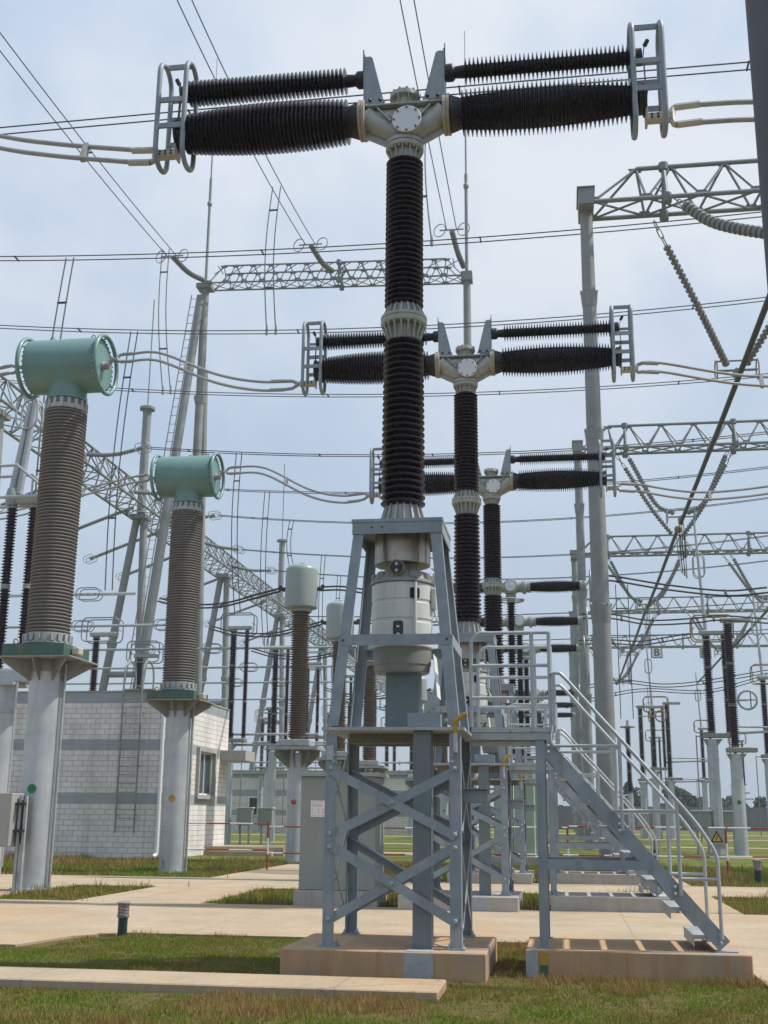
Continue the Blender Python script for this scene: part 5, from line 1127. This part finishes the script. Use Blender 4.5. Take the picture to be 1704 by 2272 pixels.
# ---------------------------------------------------------------- disconnectors on poles
def make_disc(top, hp, frames='galv', arm=0, thin=True, rod=True, r=.235):
    t = thing('disconnector', '', 'disconnector', (0, 0, 0))
    MB().lathe([(.3, 0), (.27, hp-.3)], n=18).build('pole', 'pole', t)
    MB().bbox((-.42, -.28, hp-.22), (.98, .28, hp), .03).prism([(-.24, hp-.6), (.24, hp-.6), (.5, hp-.285), (-.42, hp-.285)], (0, 0, 0), (1, 0, 0), (0, 0, 1), (0, 1, 0), .3).build('base_beam', 'plate', t, smooth=False)
    for x, rr in ((0, r), (.82, r*.66))[:2 if thin else 1]:
        b, j = post_insulator(hp+.02, top, x, 0, rr, n=14, pitch=.1); b.build('post_insulator', 'porcp', t, angle=25); j.build('insulator_joint', 'lampcap', t, angle=30)
    MB().bbox((-.35, -.15, top+.02), (1.1, .15, top+.25), .04).build('contact_base', 'galv', t, smooth=False)
    if frames:
        b = MB()
        for y in (-.35, .35): b.track((.3, y, top+.35), (1, 0, 0), (0, 0, 1), 1.0, .62, .28, .035, 5, 6)
        for x in (-.6, 1.2): b.tube([(x, -.35, top+.35), (x, .35, top+.35)], .025, 6)
        b.build('ring_frame', 'beam' if frames == 'galv' else frames, t)
    if arm:
        MB().tube([(.0, 0, top+.2), (-.25, 0, top+.2+arm)], [.10, .05], 10).build('contact_arm', 'galvl', t)
        b = MB()
        for y in (-.2, .2): b.track((-.15, y, top+arm*.62), (1, 0, 0), (0, 0, 1), .27, .6, .26, .03, 5, 6)
        b.build('arm_loop', 'galv', t)
    if rod: MB().tube([(-.75, 0, .6), (-.75, 0, hp-.1)], .03, 6).tube([(.8, -.1, .6), (.8, -.1, hp-.2)], .03, 6).bar((-.75, 0, hp-.15), (-.4, 0, hp-.15), .05, .05).build('operating_rod', 'gantry', t)
    return t
dl = make_disc(12.2, 5.9); dl.location = (-17.2, 53, 0); dl['label'] = 'double post disconnector right beside the brick building corner'; dl['group'] = 'double post disconnectors left of the bell headed transformers'
for x, y, lb in ((-16.7, 61.5, 'double post disconnector between the brick building and the nearest bell headed transformer'), (-16.4, 70, 'double post disconnector just left of the nearest bell headed transformer'), (-15.4, 78, 'double post disconnector just right of the nearest bell headed transformer'), (-15.0, 88, 'double post disconnector behind the left stand leg')): dup(dl, (x, y, 0), lb)
ds = make_disc(10.6, 5.6, thin=False, rod=False, r=.22); ds.location = (-22.2, 44.5, 0); ds['label'] = 'single dark post with square ring frame rising behind the brick building roof'; ds['group'] = 'single post insulators with ring frames'
for x, y, lb in ((-22.9, 53, 'single dark post with ring frame left of the farther teal transformer insulator'), (-23.2, 61.5, 'single dark post with ring frame hidden by the building, further back'), (-23.6, 88, 'small single dark post between the building and the bell headed transformer'), (-11.5, 92, 'small single dark post seen through the drum frame'), (-27, 99, 'tiny single dark post far behind the brick building corner'), (-11.0, 104, 'tiny single dark post seen under the stand platform'), (-20.6, 108, 'tiny single dark post left of the red dotted pole')): dup(ds, (x, y, 0), lb)
tl = ['highest pale bus tube crossing behind both teal insulators', 'second pale bus tube crossing behind both teal insulators', 'third pale bus tube just above the building roof', 'fourth pale bus tube near the roof line', 'fifth pale bus tube low behind the bell headed transformer', 'lowest far pale bus tube']
for i, y in enumerate((36, 44.5, 53, 61.5, 70, 82)):
    z_ = 11.25-.06*i; t = thing('bus_tube', tl[i], 'bus tube', (-28, y, z_), group='pale bus tubes crossing at the left')
    MB().tube([(-20, 0, 0), (11.0 if i < 2 else 17, 0, 0)], .075, 10).build('tube', 'galvl', t)
    b = MB()
    for x in ((8.8, -1) if i == 0 else (4.6+.4*i, 9.5)):
        for yy in (-.2, .2): b.track((x, yy, 0), (1, 0, 0), (0, 0, 1), .56, .27, .26, .025, 6, 6)
        for s in (-.35, 0, .35): b.bar((x+s, -.2, 0), (x+s, .2, 0), .05, .05)
    b.build('ring_loops', 'beam', t)
dr = make_disc(10.5, 5.7, 'bronze', arm=5.7); dr.location = (9.05, 46, 0); dr['label'] = 'double post disconnector with bronze rings and upright arm, right of the stairs'; dr['group'] = 'disconnectors at the right'
d3 = dup(dr, (9.3, 87, 0), 'far double post disconnector with upright arm behind the sloping handrail')
d4 = dup(dr, (14.9, 66, 0), 'double post disconnector with upright arm at the right edge')
dp = make_disc(10.8, 4.9, None, thin=False, rod=False, r=.25); dp.location = (9.85, 44, 0); dp['label'] = 'thick single dark post on a pole with a green dot, right of the bronze rings'; dp['group'] = 'single posts at the right'
v = [(-.03+.1*math.cos(2*PI*k/20), .1*math.sin(2*PI*k/20)) for k in range(20)]
MB().add([(x, -math.sqrt(.315**2-x*x), 2.4+q) for x, q in v], [tuple(range(20))]).build('phase_mark', 'green', dp, smooth=False)
for x, y, lb in ((10.5, 87, 'far single dark post right of the sloping handrail'), (8.5, 90, 'far single dark post left of the sloping handrail group')): dup(dp, (x, y, 0), lb)
pi_ = thing('post_insulator', 'slim dark post insulator with a flat cap just right of the thick gantry column', 'post insulator', (6.1, 66, 0))
MB().lathe([(.2, 0), (.18, 3.2)], n=14).build('pole', 'pole', pi_); b, j = post_insulator(3.25, 7.4, 0, 0, .2, n=14); b.build('insulator', 'porcp', pi_, angle=25); j.build('insulator_joint', 'lampcap', pi_, angle=30); MB().lathe([(.48, 7.42), (.5, 7.44), (.5, 7.5), (.1, 7.52), (.08, 7.9)], n=20).build('cap_plate', 'galv', pi_, angle=30)
dropper((6.1, 66, 17), (6.1, 66, 8.0), 'twin hanging wires ending on the slim post with flat cap', .8, .03, 0, clamp=False)
for x, y, z_, m_, lb in ((10.85, 46, 7.3, 'galv', 'grey wheel shaped contact ring on the thick single post'), (9.0, 86, 9.8, 'bronze', 'bronze wheel shaped ring on the far posts, edge on'), (9.9, 86, 9.8, 'bronze', 'bronze wheel shaped ring on the far posts, facing the camera')):
    t = thing('contact_ring', lb, 'contact ring', (x, y, z_), group='wheel shaped contact rings'); ax = (1, .15, 0) if 'edge' in lb else (0, 1, 0)
    q = _frame(ax); MB().torus((0, 0, 0), ax, .45, .055, 24, 8).build('ring', m_, t); MB().bar(-q[0]*.42, q[0]*.42, .06, .06).bar(-q[0]*.15-q[1]*.4, -q[0]*.15+q[1]*.4, .06, .06).build('hub', m_, t); MB().tube([(-.9, .1, 0), (.0, .1, 0)], .05, 6).build('stub', 'gantry', t)
def arms(x, y, z_, L_, label):
    t = thing('lowered_arm', label, 'disconnector arm', (x, y, z_), group='horizontal lowered disconnector arms')
    MB().tube([(0, 0, .17), (L_*.9, 0, .12)], .045, 8).tube([(0, 0, -.17), (L_*.9, 0, -.05)], .06, 8).build('rods', 'galv', t); MB().lathe([(.05, 0), (.16, .1), (.14, .4), (.03, .7)], (L_*.86, 0, .03), (1, 0, 0), 10).build('tip', 'gantry', t)
arms(9.9, 46, 5.85, 2.6, 'lowered twin rod arm pointing right from the bronze ringed disconnector'); arms(10.2, 87, 6.3, 4.2, 'far lowered twin rod arm pointing right, upper of two'); arms(9.9, 95, 4.9, 4.2, 'far lowered twin rod arm pointing right, lower of two')
cbm = None
for i, (x, y, lb) in enumerate(((8.35, 46, 'grey drive box left of the green dotted pole'), (9.7, 47, 'grey drive box touching the green dotted pole'), (8.2, 87, 'far grey drive box behind the sloping handrail'), (9.9, 87.5, 'far grey drive box right of the sloping handrail'), (-16.1, 53, 'grey drive box right of the brick building corner'), (-15.0, 53.5, 'second grey drive box right of the brick building corner'), (-13.0, 61.5, 'grey drive box left of the red dotted pole'), (-4.9, 45, 'beige drive box seen through the stand legs'))):
    if cbm is None:
        cbm = thing('drive_box', lb, 'drive box', (x, y, 0), group='grey drive boxes on posts')
        MB().bbox((-.42, -.3, 1.05), (.42, .3, 2.0), .02).build('box', 'cab', cbm, smooth=False); MB().box((-.47, -.35, 2.002), (.47, .35, 2.06)).build('lid', 'white', cbm, smooth=False)
        for s in (-.25, .25): MB().box((s-.05, -.05, 0), (s+.05, .05, 1.04)).build('post', 'galv', cbm, smooth=False)
    else: dup(cbm, (x, y, 0), lb)
for i, (x, y) in enumerate(((-19.5, 100), (-15.5, 104), (-23, 112), (-14, 118), (-29, 122), (-19, 128), (-9.5, 132), (-25, 138), (-12, 142))):
    d_ = dup(dl, (x, y, 0), 'tiny double post disconnector crowded in the far left background'); d_['group'] = 'tiny far disconnectors at the left'
for i, (x, y) in enumerate(((20, 88), (24, 108), (16, 112), (29, 120), (12, 126), (22, 132), (34, 138))):
    d_ = dup(dr, (x, y, 0), 'tiny double post disconnector with upright arm in the far right background'); d_['group'] = 'tiny far disconnectors at the right'
hp_ = ['upper horizontal steel pipe beside the brick building corner', 'lower horizontal steel pipe beside the brick building corner', 'upper horizontal steel pipe left of the red dotted pole', 'lower horizontal steel pipe left of the red dotted pole', 'long horizontal pipe above the distant white building', 'second long horizontal pipe above the distant white building']
for i, (x0, x1, y, z_) in enumerate(((-17.2, -12.0, 53.2, 6.15), (-17.2, -11.5, 53.2, 5.55), (-18, -10.5, 61.7, 6.2), (-18, -10, 61.7, 4.6), (-27, -4, 84, 5.9), (-27, -4, 84, 5.2))):
    t = thing('operating_pipe', hp_[i], 'pipe', ((x0+x1)/2, y, z_), group='horizontal operating pipes'); q = (x1-x0)/2
    MB().tube([(-q, 0, 0), (q, 0, 0)], .07, 8).build('pipe', 'galv', t); b = MB()
    for s in (-.96, -.3, .35, .96): b.bar((s*q, 0, -.2), (s*q, 0, .12), .09, .09)
    b.build('coupling', 'gantry', t)
# phase letter signs on the far beam
bf = bpy.data.curves.new('letter', 'FONT'); 
for ch, u, bgm, fgm in (('B', 1457, 'white', 'black'), ('C', 1565, 'sign', 'red')):
    p = atY(u, 1448, 106.6); t = thing('phase_sign', 'small square sign with the letter '+ch+' on a far lattice beam', 'sign', p, group='phase letter signs on a far beam')
    MB().bbox((-.56, -.03, -.56), (.56, .03, .56), .01).build('border', 'dark' if ch == 'B' else 'sign', t, smooth=False); MB().box((-.48, -.04, -.48), (.48, -.031, .48)).build('board', bgm, t, smooth=False)
    cu = bpy.data.curves.new('letter', 'FONT'); cu.body = ch; cu.size = 1.05; cu.align_x = 'CENTER'; cu.align_y = 'CENTER'; cu.extrude = .01; tmp = bpy.data.objects.new('letter_curve', cu); COL.objects.link(tmp)
    me = bpy.data.meshes.new_from_object(tmp.evaluated_get(bpy.context.evaluated_depsgraph_get())); bpy.data.objects.remove(tmp); me.materials.clear(); me.materials.append(M[fgm])
    o = bpy.data.objects.new('letter', me); COL.objects.link(o); o.parent = t; o.rotation_euler = (PI/2, 0, 0); o.location = (0, -.055, 0)

# ---------------------------------------------------------------- far boundary, trees, pole
t = thing('boundary_wall', 'long low grey boundary wall in front of the trees on the horizon', 'wall', (60, 165, 0))
MB().box((-60, 0, -.2), (140, .4, 3.3)).build('wall_body', 'farwall', t, smooth=False); b = MB()
for k in range(34): b.box((-59+6*k, -.15, -.2), (-58.4+6*k, -.002, 3.45))
b.build('piers', 'farwall', t, smooth=False)
def leafmat():
    m = bpy.data.materials.new('far_foliage'); m.use_nodes = True; n = m.node_tree; b = n.nodes['Principled BSDF']; a = n.nodes.new('ShaderNodeAttribute'); a.attribute_name = 'tint'; n.links.new(a.outputs['Color'], b.inputs['Base Color']); b.inputs['Roughness'].default_value = .8; return m
M['leaf'] = leafmat()
def tree(x, y, h, wd, seed, label):
    rng = np.random.default_rng(seed); t = thing('tree', label, 'tree', (x, y, 0), group='trees beyond the boundary wall')
    b = MB().tube([(0, 0, -.2), (.1, 0, h*.35), (-.1, .1, h*.8)], [.22, .16, .05], 7)
    for k in range(5): a = rng.uniform(0, 6.28); b.tube([(0, 0, h*(.3+.08*k)), (math.cos(a)*wd*.35, math.sin(a)*wd*.35, h*(.5+.08*k))], [.09, .03], 5)
    b.build('trunk', 'bark', t)
    nc = 16; c_ = np.stack([rng.normal(0, wd*.24, nc), rng.normal(0, wd*.24, nc), rng.uniform(h*.28, h*.92, nc)], 1); c_[:, :2] *= (1.25-c_[:, 2:3]/h)
    n = 1500; k = rng.integers(0, nc, n); rad = wd*.17*rng.uniform(.6, 1.3, nc)
    d = rng.normal(size=(n, 3)); d /= np.linalg.norm(d, axis=1)[:, None]; p = c_[k]+d*(rad[k]*rng.uniform(.4, 1, n)**.5)[:, None]
    s = rng.uniform(.18, .42, n)[:, None]; e1 = rng.normal(size=(n, 3)); e1 /= np.linalg.norm(e1, axis=1)[:, None]; e2 = np.cross(e1, rng.normal(size=(n, 3))); e2 /= np.linalg.norm(e2, axis=1)[:, None]
    vv = np.stack([p-e1*s, p+e2*s*.6, p+e1*s, p-e2*s*.6], 1).reshape(-1, 3)
    me = bpy.data.meshes.new('crown'); me.from_pydata(vv.tolist(), [], np.arange(4*n).reshape(-1, 4).tolist()); me.materials.append(M['leaf'])
    base = np.array([.045, .075, .03])*rng.uniform(.8, 1.25); cc = np.ones((n, 4, 4)); cc[:, :, :3] = (base*rng.uniform(.6, 1.5, (nc, 1))[k]*rng.uniform(.7, 1.3, (n, 1)))[:, None, :]
    me.color_attributes.new('tint', 'FLOAT_COLOR', 'POINT').data.foreach_set('color', cc.ravel())
    o = bpy.data.objects.new('crown', me); COL.objects.link(o); o.parent = t
tw = ['tree low behind the stairs, left of the posts', 'rounded tree directly right of the slim flat capped post', 'bushy tree touching the slim flat capped post', 'tall pointed tree behind the sloping handrail', 'slender tree beside the tall pointed one', 'broad tree in the middle of the tree line', 'low bushy tree in the tree line', 'small tree left of the yellow dotted pole', 'smallest tree behind the first drive box', 'tree just left of the green dotted pole', 'tree behind the green dotted pole', 'low tree beside the utility pole', 'tree at the right edge behind the wall']
for i, (u, h, wd) in enumerate(((1345, 5.0, 5), (1398, 6.4, 4.5), (1414, 5.6, 5), (1489, 7.6, 4), (1500, 6.0, 4.2), (1515, 5.6, 5), (1531, 5.2, 5), (1545, 5.0, 4), (1558, 4.3, 4), (1606, 4.6, 4.5), (1622, 4.5, 5), (1646, 3.9, 4), (1692, 4.2, 5))):
    p = atY(u, 1800, 190+3*(i % 4)); tree(p[0], p[1], h*1.12, wd, 50+i, tw[i])
p = atY(1648, 1780, 200); t = thing('utility_pole', 'distant utility pole with cross arms above the boundary wall', 'utility pole', (p[0], 200, 0))
MB().tube([(0, 0, 0), (0, 0, 6.6)], .16, 8).build('pole', 'bark', t); MB().bar((-1.3, 0, 6.0), (1.3, 0, 6.0), .16, .16).bar((-1.9, 0, 5.0), (1.9, 0, 5.0), .16, .16).build('cross_arms', 'bark', t)

# ---------------------------------------------------------------- humid summer air
hz = MB().box((-425, -65, -1), (425, 625, 60)).build('haze', 'white', smooth=False); hz['kind'] = 'stuff'; hz['label'] = 'pale humid summer haze over the yard'
hm = bpy.data.materials.new('haze_air'); hm.use_nodes = True; hn = hm.node_tree; hn.nodes.clear(); ho = hn.nodes.new('ShaderNodeOutputMaterial'); hv = hn.nodes.new('ShaderNodeVolumePrincipled')
hv.inputs['Color'].default_value = (.84, .92, 1, 1); hv.inputs['Density'].default_value = .0005; hv.inputs['Anisotropy'].default_value = .2; hn.links.new(hv.outputs[0], ho.inputs['Volume'])
hz.data.materials.clear(); hz.data.materials.append(hm)
